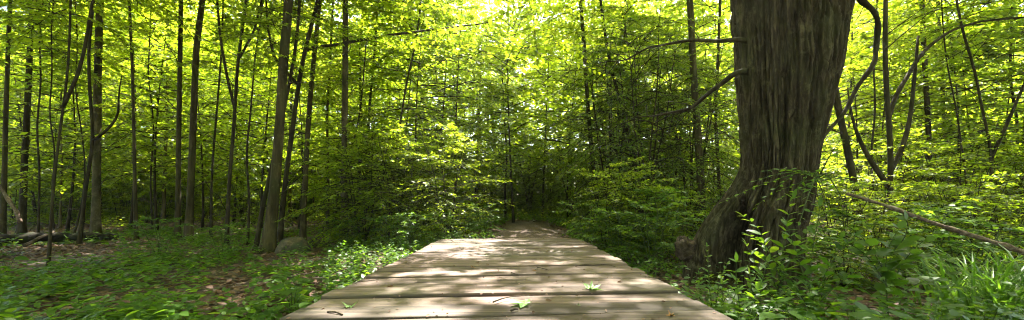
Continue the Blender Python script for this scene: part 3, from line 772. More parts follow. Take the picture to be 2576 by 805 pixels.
def tube_thing(name, label, cat, pts, r0, r1, mat, wig=.0, seed=0, k=8, group=None, knots=0):
    A = np.array(pts, float)
    tk = np.concatenate([[0], np.cumsum(np.linalg.norm(np.diff(A, axis=0), axis=1))])
    n = max(10, int(tk[-1] / .05))
    t = np.linspace(0, tk[-1], n)
    A = np.stack([np.interp(t, tk, A[:, c]) for c in range(3)], -1)
    for _ in range(4): A[1:-1] = .25 * A[:-2] + .5 * A[1:-1] + .25 * A[2:]
    rng = np.random.default_rng(seed)
    ph = rng.uniform(0, 6, 3)
    f = np.minimum(1, np.minimum(np.arange(n), np.arange(n)[::-1]) / 3)
    A = A + wig * f[:, None] * np.stack([np.sin(t * 11 + ph[0]), np.sin(t * 13 + ph[1]), np.sin(t * 9 + ph[2])], -1)
    base = A[0].copy()
    rad = np.linspace(r0, r1, n) * (1 + .12 * np.sin(t * 17 + ph[0]) + .1 * np.sin(t * 41 + ph[1]))
    for q in range(knots):
        c = t[-1] * (.12 + .76 * (q + .5) / knots)
        rad = rad * (1 + .4 * np.exp(-((t - c) / .018) ** 2))
    mb = MB(); mb.tube(A - base, rad, k)
    o = link(name, mb.mesh(name, mat), None, tuple(base))
    return tag(o, label, cat, group)

tube_thing('hanging_vine', 'thick woody vine arching from the right side of the giant tree', 'vine',
           [px(2030, 425, 3.5), px(2048, 385, 3.4), px(2085, 330, 3.4), px(2125, 275, 3.4), px(2165, 215, 3.4), px(2192, 165, 3.4), px(2212, 110, 3.4), px(2213, 70, 3.4), px(2200, 38, 3.4), px(2178, 15, 3.4), px(2158, -10, 3.4), px(2140, -70, 3.4)], .014, .025, M_bark_dark, .010, 2)
tube_thing('dead_branch', 'long scarred dead branch slanting down to the right edge above the grass', 'branch',
           [px(2131, 487, 2.9), px(2200, 508, 2.85), px(2290, 540, 2.8), px(2380, 572, 2.75), px(2480, 603, 2.7), px(2580, 637, 2.65), px(2760, 705, 2.55), px(2960, 800, 2.5)], 0.011, .024, M_stick, .003, 3, 9, None, 9)
tube_thing('leaning_stick', 'pale broken dead stick leaning at the left edge before the dark heavy trunk', 'stick',
           [px(52, 560, 7.6), px(40, 530, 7.6), px(20, 500, 7.6), px(-6, 462, 7.6), px(-40, 420, 7.6)], .035, .025, M_stick, .004, 5)

# fallen logs
def log(name, label, a, b, r0, r1, seed, mat=M_log):
    A = np.array([a, .5 * (a + b) + np.array([0, 0, .04]), b])
    return tube_thing(name, label, 'log', A, r0, r1, mat, .01, seed, 12)
def gp(X, d, h=0.):
    x = (X - CX) / FOC * d
    return np.array([x, d, float(G(x, d)) + h])
log('fallen_log', 'long dark fallen log lying across the forest floor at far left', gp(-60, 7.0, .16), gp(296, 8.2, .14), .125, .07, 1)
log('fallen_log', 'thin mossy log lying on the ground behind the boulder', gp(745, 7.4, .06), gp(850, 7.2, .06), .07, .05, 2, M_bark)
log('fallen_log', 'dark rotting log under the shrubs right of the path', gp(1480, 9.0, .35), gp(1620, 7.8, .12), .14, .11, 3)
log('fallen_log', 'short black log half hidden by the bushes left of the path', gp(1120, 8.2, .12), gp(1180, 8.0, .10), .10, .09, 4)

# sticks on the forest floor
def floor_stick(label, X0, d0, X1, d1, r, seed, lift=0., group='sticks on the forest floor'):
    a, b = gp(X0, d0, r + .03), gp(X1, d1, r + .04 + lift)
    m = .5 * (a + b) + np.array([.06, .05, .03])
    tube_thing('stick', label, 'stick', [a, m, b], r, r * .45, M_stick if seed % 2 else M_twig, .008, seed, 7, group)
floor_stick('dark broken branch propped against the far left log', 62, 7.0, 150, 7.8, .035, 2, .30)
floor_stick('thin pale stick leaning against the boulder', 700, 5.7, 765, 5.2, .012, 3, .0)
floor_stick('long thin stick lying across the dark left foreground', 250, 4.2, 420, 5.2, .014, 4)
floor_stick('pale stick lying left of the boulder', 470, 6.2, 600, 6.0, .018, 5)
floor_stick('short pale stick right of the fallen log', 360, 7.0, 450, 7.6, .018, 7)
floor_stick('crooked dark stick in the left foreground herbs', 110, 4.0, 220, 3.6, .012, 8)
floor_stick('thin stick lying between the boulder and the boardwalk', 860, 5.0, 960, 5.6, .010, 9)
floor_stick('pale forked-looking stick standing out of the herbs left of the burl', 1640, 4.6, 1665, 4.1, .012, 11, .0)
floor_stick('dark stick on the ground between boardwalk and burl', 1655, 4.2, 1700, 4.5, .018, 12, .06)
floor_stick('long dark stick behind the boulder', 780, 7.6, 900, 7.0, .02, 14, .1)

# boulder
def boulder():
    n, m = 60, 40
    u = np.linspace(0, 2 * PI, n, endpoint=False); v = np.linspace(.02, PI - .02, m)
    U, V = np.meshgrid(u, v)
    x, y, z = np.cos(U) * np.sin(V), np.sin(U) * np.sin(V), np.cos(V)
    rb = np.random.default_rng(8)
    r = 1 + .25 * (fbm(x * 1.3 + 4, y * 1.3, z * 1.3, 3, 13) - .5)
    for q in range(16):                                        # worn facets
        nv = rb.normal(size=3); nv /= np.linalg.norm(nv)
        dt = x * nv[0] + y * nv[1] + z * nv[2]
        r = np.minimum(r, np.where(dt > .2, rb.uniform(.80, .97) / np.maximum(dt, .2), 9))
    r = r + .05 * (fbm(x * 4, y * 4, z * 4, 4, 15) - .5) + .03 * (fbm(x * 12, y * 12, z * 12, 2, 16) - .5)
    P = np.stack([.265 * r * x, .24 * r * y, .30 * r * z], -1)
    P[..., 2] = np.where(P[..., 2] < -.1, -.1, P[..., 2])
    mb = MB(); i = np.arange(m - 1)[:, None] * n; j = np.arange(n)[None, :]; j2 = (j + 1) % n
    mb.add(P.reshape(-1, 3), None, np.stack([i + j, i + n + j, i + n + j2, i + j2], -1).reshape(-1, 4))
    b = gp(738, 6.1, .03)
    tag(link('boulder', mb.mesh('boulder', M_rock), None, tuple(b), (0, 0, .4)), 'rounded tan boulder at the foot of the flared brown tree', 'boulder')
boulder()

# ------------------------------------------------------------------ saplings and bushes
def sapling(X, d, proto, sc, label, group=None, sz=None, name='sapling', rz=None):
    rng = random.Random(int(X * 13 + d * 101))
    b = gp(X, d)
    root = thing(name, label, 'sapling', b, rng.uniform(0, 6.28) if rz is None else rz, group)
    link('trunk', UNDER_STEM[proto % 4], root, (0, 0, 0), (0, 0, 0), (sc, sc, sz or sc))
    crown_on(root, UNDER[proto % 4], (0, 0, 0), 0, sc, sz)
    return root

def bush(X, d, proto, sc, label, group=None, kind='bush', sz=None):
    rng = random.Random(int(X * 17 + d * 103))
    b = gp(X, d)
    stems, crowns, nm, cat = {'bush': (BUSH_STEM[0], BUSH, 'bush', 'bush'), 'arch': (ARCH_STEM, ARCH, 'arching_shrub', 'shrub'), 'low': (LOW_STEM, LOW, 'leafy_plant', 'plant')}[kind]
    root = thing(nm, label, cat, b, rng.uniform(0, 6.28), group)
    s = (sc, sc, sz or sc)
    if stems: link('stems', stems, root, (0, 0, 0), (0, 0, 0), s)
    p = crowns[proto % len(crowns)]
    link('branches' if stems else 'stems', p[0], root, (0, 0, 0), (0, 0, 0), s)
    link('leaves', p[1], root, (0, 0, 0), (0, 0, 0), s)
    return root

def zone(fn, n, X0, X1, d0, d1, sc0, sc1, label, group, seed, avoid=None, **kw):
    rng = random.Random(seed)
    for i in range(n):
        X = X0 + (X1 - X0) * (i + rng.uniform(.1, .9)) / n
        d = rng.uniform(d0, d1)
        fn(X, d, rng.randrange(4), rng.uniform(sc0, sc1), label, group, **kw)

# left woods: crowns begin above head height, so one sees in under them
zone(sapling, 9, -80, 900, 10.6, 13, 1.0, 1.25, 'leafy sapling among the trunks of the left woods', 'saplings among the left trunks', 71)
zone(sapling, 10, -60, 950, 13, 17, 1.15, 1.5, 'tall bright sapling behind the left trunks', 'saplings behind the left trunks', 72)
zone(sapling, 9, -60, 1000, 18, 24, 1.5, 1.9, 'high sunlit understory tree deep in the left woods', 'understory trees deep in the left woods', 73)
# middle: above and behind the path
zone(sapling, 6, 960, 1300, 9.5, 13, 1.1, 1.35, 'bright yellow-green sapling leaning over the path from the left', 'saplings over the path', 74)
zone(sapling, 7, 980, 1720, 15, 20, 1.4, 1.8, 'tall sapling closing the view beyond the path', 'saplings beyond the path', 75)
zone(sapling, 6, 1330, 1850, 10.5, 14, 1.15, 1.45, 'sapling behind the dark shrubs right of the path', 'saplings behind the dark shrubs', 76)
zone(sapling, 7, 2080, 2640, 8.4, 11, .85, 1.05, 'sunlit sapling in the right woods beyond the dead branch', 'saplings of the right woods', 77)
zone(sapling, 8, 2060, 2680, 11, 16, 1.2, 1.5, 'bright sapling deep in the right woods', 'saplings deep in the right woods', 78)
zone(sapling, 6, 1900, 2700, 17, 23, 1.5, 1.9, 'high sunlit tree at the back of the right woods', 'trees at the back of the right woods', 79)
# bushes
zone(bush, 9, 880, 1150, 6.8, 8.8, .7, 1.05, 'leafy bush in the thicket left of the path', 'bushes of the left path thicket', 81)
zone(bush, 6, 930, 1190, 10, 12.5, .95, 1.25, 'taller bush behind the left path thicket', 'bushes behind the left path thicket', 82)
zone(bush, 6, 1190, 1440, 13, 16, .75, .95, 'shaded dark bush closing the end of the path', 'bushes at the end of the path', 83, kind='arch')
zone(bush, 8, 0, 900, 13, 17, 1.15, 1.5, 'head high bush under the saplings of the left woods', 'head high bushes in the left woods', 87)
zone(bush, 6, 2080, 2580, 3.7, 4.7, .36, .55, 'bright knee high bush between giant tree and tall grass', 'knee high bushes at the right', 88)
zone(bush, 9, 40, 880, 12.5, 16, .55, .9, 'low bush on the forest floor of the left woods', 'low bushes in the left woods', 84)
zone(bush, 8, 2090, 2640, 6.0, 8.5, .7, 1.0, 'bush under the trees of the right woods', 'bushes of the right woods', 85)
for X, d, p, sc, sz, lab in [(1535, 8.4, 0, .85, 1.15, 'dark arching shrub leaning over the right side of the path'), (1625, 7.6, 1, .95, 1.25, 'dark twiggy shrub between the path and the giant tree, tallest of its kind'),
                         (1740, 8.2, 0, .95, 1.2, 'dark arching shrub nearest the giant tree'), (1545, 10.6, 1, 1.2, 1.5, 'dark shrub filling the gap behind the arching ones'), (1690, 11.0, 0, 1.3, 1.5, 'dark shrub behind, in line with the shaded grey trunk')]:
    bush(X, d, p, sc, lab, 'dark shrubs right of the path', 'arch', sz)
zone(bush, 6, 1490, 1740, 5.6, 7.4, .42, .62, 'low leafy bush beside the far right corner of the boardwalk', 'low bushes right of the boardwalk', 86)

# ------------------------------------------------------------------ far woods: one mass of leaves and trunks
SRC_TALL = [t[2] for t in TALL]; SRC_UNDER = [t[2] for t in UNDER]; SRC_BUSH = [t[2] for t in BUSH]
def put(lb, nr, src, pos, sc, keep, lsc=1.0, lw=.6, szz=1.0):
    B, D, N, L = src
    a = nr.uniform(0, 6.28); c, s = math.cos(a), math.sin(a)
    M = np.array([[c, s, 0], [-s, c, 0], [0, 0, 1]])
    p = nr.random(len(B)) < keep
    leaves(lb, DIA, (B[p] @ M) * np.array([sc, sc, sc * szz]) + np.array(pos), D[p] @ M, N[p] @ M, L[p] * sc * lsc, L[p] * sc * lsc * lw)
def far_woods():
    nr = np.random.default_rng(5)
    lb, wb, tb = MB(), MB(), MB()
    for i in range(132):
        row = i % 3
        d = (26, 33, 42)[row] + nr.uniform(-2.5, 2.5)
        X = -200 + 2980 * ((i // 3) + nr.random()) / 44
        x = (X - CX) / FOC * d
        g = float(G(x, d))
        gap = 1 - .5 * np.exp(-((X - 1250) / 300) ** 2) - .35 * np.exp(-((X - 2560) / 160) ** 2)
        put(lb, nr, SRC_TALL[int(nr.integers(3))], (x, d, g + nr.uniform(-1.0, 6.0)), nr.uniform(1.5, 2.1) * (1.25 if row == 2 else 1), .55 * gap, 1.3)
        wb.tube(np.array([[x, d, g - .2], [x + nr.uniform(-.2, .2), d, g + 4], [x + nr.uniform(-.5, .5), d, g + 13]]), [.16, .13, .08], 6, False)
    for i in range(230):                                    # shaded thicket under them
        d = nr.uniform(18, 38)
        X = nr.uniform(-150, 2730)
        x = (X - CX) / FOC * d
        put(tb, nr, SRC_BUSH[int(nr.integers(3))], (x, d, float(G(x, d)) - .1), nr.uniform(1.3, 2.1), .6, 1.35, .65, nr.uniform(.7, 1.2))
    tag(link('distant_woods', lb.mesh('distant_woods', M_canopy)), 'mass of sunlit leaves of the far woods closing the view', None, None, 'stuff')
    tag(link('distant_trunks', wb.mesh('distant_trunks', M_bark_dark)), 'faint far trunks within the mass of distant woods', None, None, 'stuff')
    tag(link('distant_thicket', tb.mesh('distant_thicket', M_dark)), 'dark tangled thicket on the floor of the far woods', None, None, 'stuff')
far_woods()

def high_canopy():
    """crowns added overhead and all round, placed and thinned to shade and dapple the scene"""
    nr = np.random.default_rng(15)
    lb, wb = MB(), MB()
    spots = []
    for x in np.arange(-26, 27, 4.6):                        # behind and beside the viewer
        for y in np.arange(-20, 6, 4.8):
            spots.append((x + nr.uniform(-1.4, 1.4), y + nr.uniform(-1.4, 1.4), nr.uniform(4.5, 8.5), .62))
    for x in np.arange(-30, 31, 5.0):                        # ahead, above the frame
        for y in np.arange(7, 30, 5.0):
            if y > 11 or nr.random() < CANOPY_GAPS or (1.0 < x < 7): continue
            spots.append((x + nr.uniform(-1.6, 1.6), y + nr.uniform(-1.6, 1.6), 6.5 + .28 * y + nr.uniform(0, 3), .6))
    spots = [q for q in spots if not (.8 < q[0] < 6 and q[1] > .5)]  # crowns left out so sun reaches the right foreground
    for x, y, z in ((4.6, 12.6, 8.0), (3.6, 14.6, 9.5), (-3.8, 8.0, 7.4), (-6.6, 8.6, 7.6), (-6.8, 6.0, 7.4), (-3.7, 5.6, 7.0), (-9.5, 7.5, 7.6), (-4.8, 4.0, 7.0), (-8.6, 5.2, 7.4), (-2.3, 6.3, 7.4), (1.6, 19.0, 8.8)): spots.append((x, y, z, .62))  # crowns added by hand to shade left floor, deck, shrubs and path end
    for x, y, z, k in spots:
        put(lb, nr, SRC_TALL[int(nr.integers(3))], (x, y, z), nr.uniform(1.0, 1.35), k, 1.25)
        if y < -2 or abs(x) > 1.5 * max(y, .1):
            wb.tube(np.array([[x, y, float(G(x, y)) - .2], [x + .1, y, 4], [x, y, z + 5]]), [.16, .13, .05], 7, False)
    tag(link('shade_canopy', lb.mesh('shade_canopy', M_canopy)), 'added leaf canopy high over the boardwalk, shaped to shade and dapple it', None, None, 'stuff')
    tag(link('unseen_trunks', wb.mesh('unseen_trunks', M_bark_dark)), 'unseen trunks added under the shading canopy around and behind the viewpoint', None, None, 'stuff')
CANOPY_GAPS = .35
high_canopy()

# ------------------------------------------------------------------ ground cover
def free(x, y, m=.0):
    """outside the deck, the path, and the trunks"""
    xl, xr = -1.02, .97
    on_deck = (x > xl - m) & (x < xr + m) & (y < 5.35)
    on_path = (np.abs(x - path_x(y)) < .62) & (y >= 5.3) & (y < 11)
    giant_t = ((x - 2.35) / .62) ** 2 + ((y - 3.4) / .45) ** 2 < 1
    return ~(on_deck | on_path | giant_t)

def scatter(n, seed, d0, d1, X0=-120, X1=2700, pw=1.0):
    nr = np.random.default_rng(seed)
    u = nr.random(n)
    d = (d0 ** pw + (d1 ** pw - d0 ** pw) * u) ** (1 / pw)
    X = nr.uniform(X0, X1, n)
    return (X - CX) / FOC * d, d, nr

def litter():
    x, y, nr = scatter(46000, 3, 1.6, 20, pw=.9)
    x2, y2, _ = scatter(16000, 4, 5.5, 17, -150, 1000, 1.6)
    x, y = np.concatenate([x, x2]), np.concatenate([y, y2])
    ok = free(x, y, -.02)
    ok &= vnoise(x * .9, y * .9, 0, 8) + .25 * nr.random(len(x)) > .28
    x, y = x[ok], y[ok]; n = len(x)
    z = G(x, y) + nr.uniform(.004, .03, n)
    a = nr.uniform(0, 6.28, n)
    L = nr.uniform(.045, .10, n)
    mb = MB()
    leaves(mb, OVA, np.stack([x, y, z], -1), np.stack([np.cos(a), np.sin(a), nr.normal(0, .18, n)], -1), np.stack([nr.normal(0, .35, n), nr.normal(0, .35, n), np.ones(n)], -1), L, L * .62)
    tag(link('leaf_litter', mb.mesh('leaf_litter', M_litter)), 'dry pinkish brown leaf litter covering the forest floor', None, None, 'stuff')
litter()

def undergrowth(name, label, n, seed, d0, d1, X0, X1, h0, h1, leafL, thr, mat, tpl=OVA, nk=(5, 9), fscale=.6, lw=.6, pw=1.0):
    x, y, nr = scatter(n, seed, d0, d1, X0, X1, pw)
    ok = free(x, y, .03) & (fbm(x * fscale, y * fscale, seed, 3, seed) + .12 * (nr.random(len(x)) - .5) > thr)
    x, y = x[ok], y[ok]
    g = G(x, y)
    mb, sb = MB(), MB()
    BB, DD, NN, LL = [], [], [], []
    for i in range(len(x)):
        h = nr.uniform(h0, h1); k = int(nr.integers(*nk))
        tip = np.array([nr.normal(0, .25) * h, nr.normal(0, .25) * h, h])
        b = np.array([x[i], y[i], g[i]])
        t = np.linspace(.3, 1, k)
        a = 2.4 * np.arange(k) + nr.uniform(0, 6)
        B = b + tip[None] * t[:, None]
        D = np.stack([np.cos(a), np.sin(a), nr.normal(.12, .25, k)], -1)
        N = np.stack([nr.normal(0, .3, k), nr.normal(0, .3, k), np.ones(k)], -1)
        BB.append(B); DD.append(D); NN.append(N); LL.append(nr.uniform(.6, 1.3, k) * leafL * (1.25 - .5 * t) * nr.uniform(.7, 1.3))
        sb.tube(np.array([b, b + tip * .55 + np.array([.02, 0, 0]) * h, b + tip]), [.003, .0025, .0015], 3, False)
    B, D, N, L = np.vstack(BB), np.vstack(DD), np.vstack(NN), np.concatenate(LL)
    leaves(mb, tpl, B, D, N, L, L * lw)
    me = mb.mesh(name, mat)
    tag(link(name, me), label, None, None, 'stuff')
    return sb

undergrowth('ground_cover_left', 'low green herbs growing through the leaf litter of the left woods', 5200, 21, 2.0, 12, -150, 1230, .05, .24, .075, .475, M_herb)
undergrowth('ground_cover_right', 'dense green herbs covering the ground around the giant tree', 4200, 22, 1.7, 9, 1430, 2720, .08, .38, .06, .40, M_herb)
undergrowth('ground_cover_edge', 'bright small leaved herbs along the left edge of the boardwalk', 1100, 23, 2.2, 6.5, 820, 1260, .06, .24, .055, .36, M_herb)
undergrowth('ground_cover_far', 'patchy green seedlings on the far forest floor', 2600, 24, 11, 24, -150, 2700, .15, .6, .11, .47, M_under, tpl=DIA, fscale=.3)
undergrowth('ground_cover_path', 'soft green growth at the end of the path', 900, 25, 8.5, 14, 1180, 1460, .08, .3, .07, .3, M_herb, tpl=DIA)

# ------------------------------------------------------------------ foreground plants, each its own
def stalk_plant(name, label, b, stalks, leafL, mat, lw=.42, tpl=LAN, group=None, opp=True, seed=0, gap=.045, cat='plant', lift=.25, tilt=.35):
    """stalks: list of polylines relative to b with leaves in pairs along them"""
    nr = np.random.default_rng(seed)
    root = thing(name, label, cat, b, 0, group)
    sb, lb = MB(), MB()
    BB, DD, NN, LL = [], [], [], []
    for P in stalks:
        P = np.array(P, float)
        tk = np.concatenate([[0], np.cumsum(np.linalg.norm(np.diff(P, axis=0), axis=1))])
        n = max(6, int(tk[-1] / gap))
        t = np.linspace(0, tk[-1], n)
        A = np.stack([np.interp(t, tk, P[:, c]) for c in range(3)], -1)
        for _ in range(2): A[1:-1] = .25 * A[:-2] + .5 * A[1:-1] + .25 * A[2:]
        sb.tube(A, np.linspace(.0045, .0015, n), 5, False)
        tan = np.gradient(A, axis=0); tan /= np.linalg.norm(tan, axis=1)[:, None]
        for i in range(int(n * .15), n):
            f = i / (n - 1)
            up = np.array([0, 0, 1.])
            s = np.cross(tan[i], up); s = s / (np.linalg.norm(s) + 1e-6)
            if abs(tan[i][2]) > .85:
                aa = i * 1.57 + nr.normal(0, .3); s = np.array([math.cos(aa), math.sin(aa), 0])
            for sg in ((1, -1) if opp else ((1,) if i % 2 else (-1,))):
                BB.append(A[i]); DD.append(s * sg + tan[i] * nr.uniform(.25, .7) + up * nr.normal(lift * .5, .15))
                NN.append(up + np.array([nr.normal(0, tilt), nr.normal(0, tilt), 0]))
                LL.append(leafL * nr.uniform(.75, 1.2) * (1.1 - .5 * max(0, f - .5) * 2 * .8))
        BB.append(A[-1]); DD.append(tan[-1]); NN.append(up - tan[-1] * .3 + np.array([0, -.3, 0])); LL.append(leafL * .8)
    L = np.array(LL)
    leaves(lb, tpl, np.array(BB), np.array(DD), np.array(NN), L, L * lw)
    link('stems', sb.mesh('stems', M_stem), root)
    link('leaves', lb.mesh('leaves', mat), root)
    return root

def arcs(pts_list, b, d):
    out = []
    for pts in pts_list:
        out.append([px(*(q if len(q) == 3 else (q[0], q[1], d))) - b for q in pts])
    return out

d = 2.6
b = gp(1960, d)
stalk_plant('privet_shrub', 'upright bright green shrub with paired leaves standing before the giant trunk', b, arcs([
    [(1960, 790), (1958, 700), (1968, 640), (1975, 590), (1985, 530), (1995, 500)], [(1958, 740), (1930, 660), (1925, 600), (1900, 560), (1872, 545)],
    [(1965, 720), (1985, 650), (2010, 600), (2045, 575)], [(1962, 700), (1940, 640), (1930, 610), (1890, 595)], [(1970, 680), (2000, 640), (2040, 620), (2075, 615)], [(1956, 760), (1920, 700), (1895, 650), (1880, 620)]], b, d), .10, M_herb, seed=1, gap=.055)
d = 2.35
b = gp(1795, d)
stalk_plant('herb_plant', 'tall thin small leaved herb rising beside the deck in front of the hollow', b, arcs([[(1795, 800), (1786, 740), (1782, 680), (1778, 620)], [(1796, 790), (1806, 730), (1815, 690), (1830, 665)], [(1790, 800), (1765, 760), (1755, 740)], [(1797, 800), (1830, 740), (1850, 715)]], b, d), .036, M_herb, .55, OVA, seed=2, gap=.03)
d = 2.2
b = gp(1868, d)
stalk_plant('herb_plant', 'bushy green herb with pointed leaves under the privet shrub', b, arcs([[(1868, 830), (1860, 760), (1850, 700), (1852, 660)], [(1870, 830), (1890, 770), (1905, 730)], [(1866, 830), (1830, 780), (1815, 750)], [(1868, 830), (1920, 790), (1950, 775)]], b, d), .085, M_herb, .45, LAN, seed=3, gap=.05)
d = 2.7
b = gp(2060, d)
stalk_plant('herb_plant', 'leafy green herb right of the privet shrub below the trunk', b, arcs([[(2060, 800), (2070, 720), (2090, 650), (2115, 600)], [(2060, 800), (2040, 730), (2050, 690)], [(2062, 800), (2110, 740), (2150, 700)], [(2070, 720), (2110, 660), (2160, 640)]], b, d), .085, M_herb, .5, LAN, seed=4, gap=.055)
d = 2.5
b = gp(2235, d)
stalk_plant('round_leaf_shrub', 'shrub with round flat leaves spreading below the dead branch', b, arcs([
    [(2235, 810), (2230, 730), (2225, 660), (2240, 600), (2262, 575)], [(2232, 740), (2270, 660), (2310, 610), (2350, 590), (2390, 595)], [(2232, 720), (2190, 650), (2150, 615), (2110, 605)],
    [(2230, 690), (2200, 640), (2180, 600), (2150, 580)], [(2236, 760), (2290, 720), (2340, 700), (2380, 690)], [(2240, 680), (2290, 640), (2340, 640), (2380, 655)], [(2234, 770), (2180, 730), (2130, 700)], [(2238, 640), (2270, 610), (2290, 580), (2280, 555)]], b, d), .092, M_round, .8, OVA, seed=5, gap=.06, opp=True, tilt=.5)

def hanging(label, pts, d, leafL, seed, mat=None):
    P = [px(*(q if len(q) == 3 else (q[0], q[1], d))) for q in pts]
    b = P[0]
    nr = np.random.default_rng(seed)
    main = np.array(P) - b
    st = [main]
    tk = np.linspace(0, 1, len(main))
    for q in np.linspace(.2, .97, 14):
        o = np.array([np.interp(q, tk, main[:, c]) for c in range(3)])
        v = nr.normal(0, 1, 3) * np.array([.45, .35, .18]) + np.array([0, 0, -.12])
        st.append(np.stack([o, o + v * .5 + np.array([0, 0, .02]), o + v]))
    return stalk_plant('hanging_branch', label, b, st, leafL, mat or M_under, .5, OVA, 'leafy branches hanging over the path', False, seed, .04, 'branch', -.1, .5)
hanging('leafy branch hanging into the bright gap over the middle of the path', [(1290, -160), (1320, -40), (1345, 60), (1352, 150)], 4.6, .105, 31)
hanging('leafy branch drooping over the path, right of the bright gap', [(1470, -150), (1430, -20), (1395, 90), (1370, 140)], 5.2, .10, 32)
hanging('low leafy spray lit up in front of the dark shrubs by the path', [(1250, 60), (1290, 160), (1330, 215), (1362, 250)], 5.6, .10, 33)
hanging('leafy branch hanging from the top left of the bright gap', [(1000, -140), (1040, -30), (1075, 60), (1110, 120)], 5.4, .095, 34)
hanging('leafy branch hanging along the long horizontal limb', [(900, 100), (980, 90), (1050, 120), (1120, 170)], 6.6, .095, 35)
hanging('leafy twig reaching across the giant trunk at mid height', [(2140, 450), (2080, 440), (2030, 430), (1990, 440)], 2.7, .045, 36, M_herb)

d = 2.45
b = gp(2040, d)
stalk_plant('privet_shrub', 'second leafy shrub with paired leaves, right of the upright one before the giant trunk', b, arcs([
    [(2040, 800), (2036, 700), (2044, 620), (2058, 560), (2062, 520)], [(2042, 760), (2080, 680), (2110, 630), (2150, 595)], [(2040, 740), (2010, 660), (1996, 610), (1980, 570)], [(2044, 780), (2100, 720), (2150, 680), (2190, 665)], [(2038, 780), (2000, 720), (1975, 680)]], b, d), .10, M_herb, seed=11, gap=.055)
d = 2.3
b = gp(1915, d)
stalk_plant('herb_plant', 'low spreading herb with long leaves under the upright privet shrub', b, arcs([
    [(1915, 830), (1910, 760), (1918, 700), (1930, 660)], [(1915, 830), (1945, 770), (1975, 730), (2005, 715)], [(1915, 830), (1880, 780), (1862, 740)], [(1915, 830), (1960, 800), (2010, 780)], [(1915, 820), (1895, 750), (1885, 690)]], b, d), .075, M_herb, .45, LAN, seed=12, gap=.04)
d = 2.15
b = gp(1815, d)
stalk_plant('herb_plant', 'bright low herb crowding the right edge of the boardwalk near the bottom', b, arcs([
    [(1815, 840), (1806, 780), (1800, 735)], [(1815, 840), (1835, 780), (1850, 740)], [(1815, 840), (1785, 790), (1772, 765)], [(1815, 840), (1860, 795), (1890, 775)], [(1815, 840), (1820, 770), (1816, 715)]], b, d), .05, M_herb, .55, OVA, seed=13, gap=.032)
d = 2.9
b = gp(1770, d)
stalk_plant('herb_plant', 'small herb growing in front of the hollow foot of the giant tree', b, arcs([
    [(1770, 790), (1764, 740), (1758, 690)], [(1770, 790), (1790, 740), (1806, 700)], [(1770, 790), (1745, 755), (1735, 730)]], b, d), .045, M_herb, .55, OVA, seed=14, gap=.035)

def broad_plant(label, X, Y, d, leafL, n, seed, up=.12, tpl=None, grp='broad leaved plants at the bottom right'):
    c = px(X, Y, d)
    g = float(G(c[0], d))
    nr = np.random.default_rng(seed)
    root = thing('broadleaf_plant', label, 'plant', (c[0], d, g), nr.uniform(0, 6), grp)
    h = c[2] - g
    sb, lb = MB(), MB()
    B, D, N, L = [], [], [], []
    for i in range(n):
        a = 6.283 * i / n + nr.uniform(-.3, .3)
        hh = h * nr.uniform(.65, 1.05)
        e = np.array([math.cos(a) * .05, math.sin(a) * .05, hh])
        sb.tube(np.array([[0, 0, -.02], e * np.array([.4, .4, .6]), e]), [.004, .003, .002], 5, False)
        B.append(e); D.append([math.cos(a), math.sin(a), nr.uniform(-.25, .15)]); N.append([nr.normal(0, .2), nr.normal(-.1, .2), 1]); L.append(leafL * nr.uniform(.75, 1.15))
    L = np.array(L)
    # broad leaf with toothed edge and folded midrib
    tt = np.linspace(0, 1, 9)
    w = np.array([0, .40, .50, .50, .46, .38, .27, .14, 0])
    vs, qs = [], []
    for k in range(9):
        zf = -.16 * tt[k] ** 2
        vs += [(tt[k], w[k] * (1.06 if k % 2 else .94), zf + .07 * (w[k] > 0)), (tt[k], 0, zf), (tt[k], -w[k] * (1.06 if k % 2 else .94), zf + .07 * (w[k] > 0))]
    for k in range(8):
        qs += [(3 * k, 3 * k + 1, 3 * k + 4, 3 * k + 3), (3 * k + 1, 3 * k + 2, 3 * k + 5, 3 * k + 4)]
    leaves(lb, (np.array(vs), np.zeros((0, 3), int), np.array(qs)), np.array(B), np.array(D), np.array(N), L, L * .85)
    link('stems', sb.mesh('stems', M_stem), root)
    link('leaves', lb.mesh('leaves', M_herb), root)
broad_plant('broad toothed plant with a pale leaf at bottom right centre', 1990, 758, 2.0, .15, 4, 1)
broad_plant('largest broad leaved plant at the bottom right', 2165, 765, 1.9, .19, 5, 2)
broad_plant('broad leaved plant cut by the bottom edge below the round leaf shrub', 2250, 798, 1.8, .16, 5, 3)
broad_plant('broad leaved plant at the foot of the tall grass', 2470, 785, 1.9, .14, 5, 4)
broad_plant('broad leaved seedling by the deck corner under the small leaved herb', 1840, 790, 1.9, .12, 5, 5)
broad_plant('broad leaved plant near the bottom left of the frame', 300, 770, 2.5, .16, 5, 6, grp='broad leaved plants in the left foreground')
broad_plant('broad leaved plant right of the bottom left one', 370, 785, 2.4, .15, 5, 7, grp='broad leaved plants in the left foreground')
broad_plant('broad leaf plant hanging at the left edge below the log', 20, 650, 4.2, .16, 4, 8, grp='broad leaved plants in the left foreground')
broad_plant('lone leafy seedling with one bright leaf left of the boardwalk edge', 735, 715, 2.5, .12, 6, 9, grp='broad leaved plants in the left foreground')
broad_plant('green plant sprouting against the left side of the deck', 792, 755, 2.05, .085, 6, 10, grp='broad leaved plants in the left foreground')

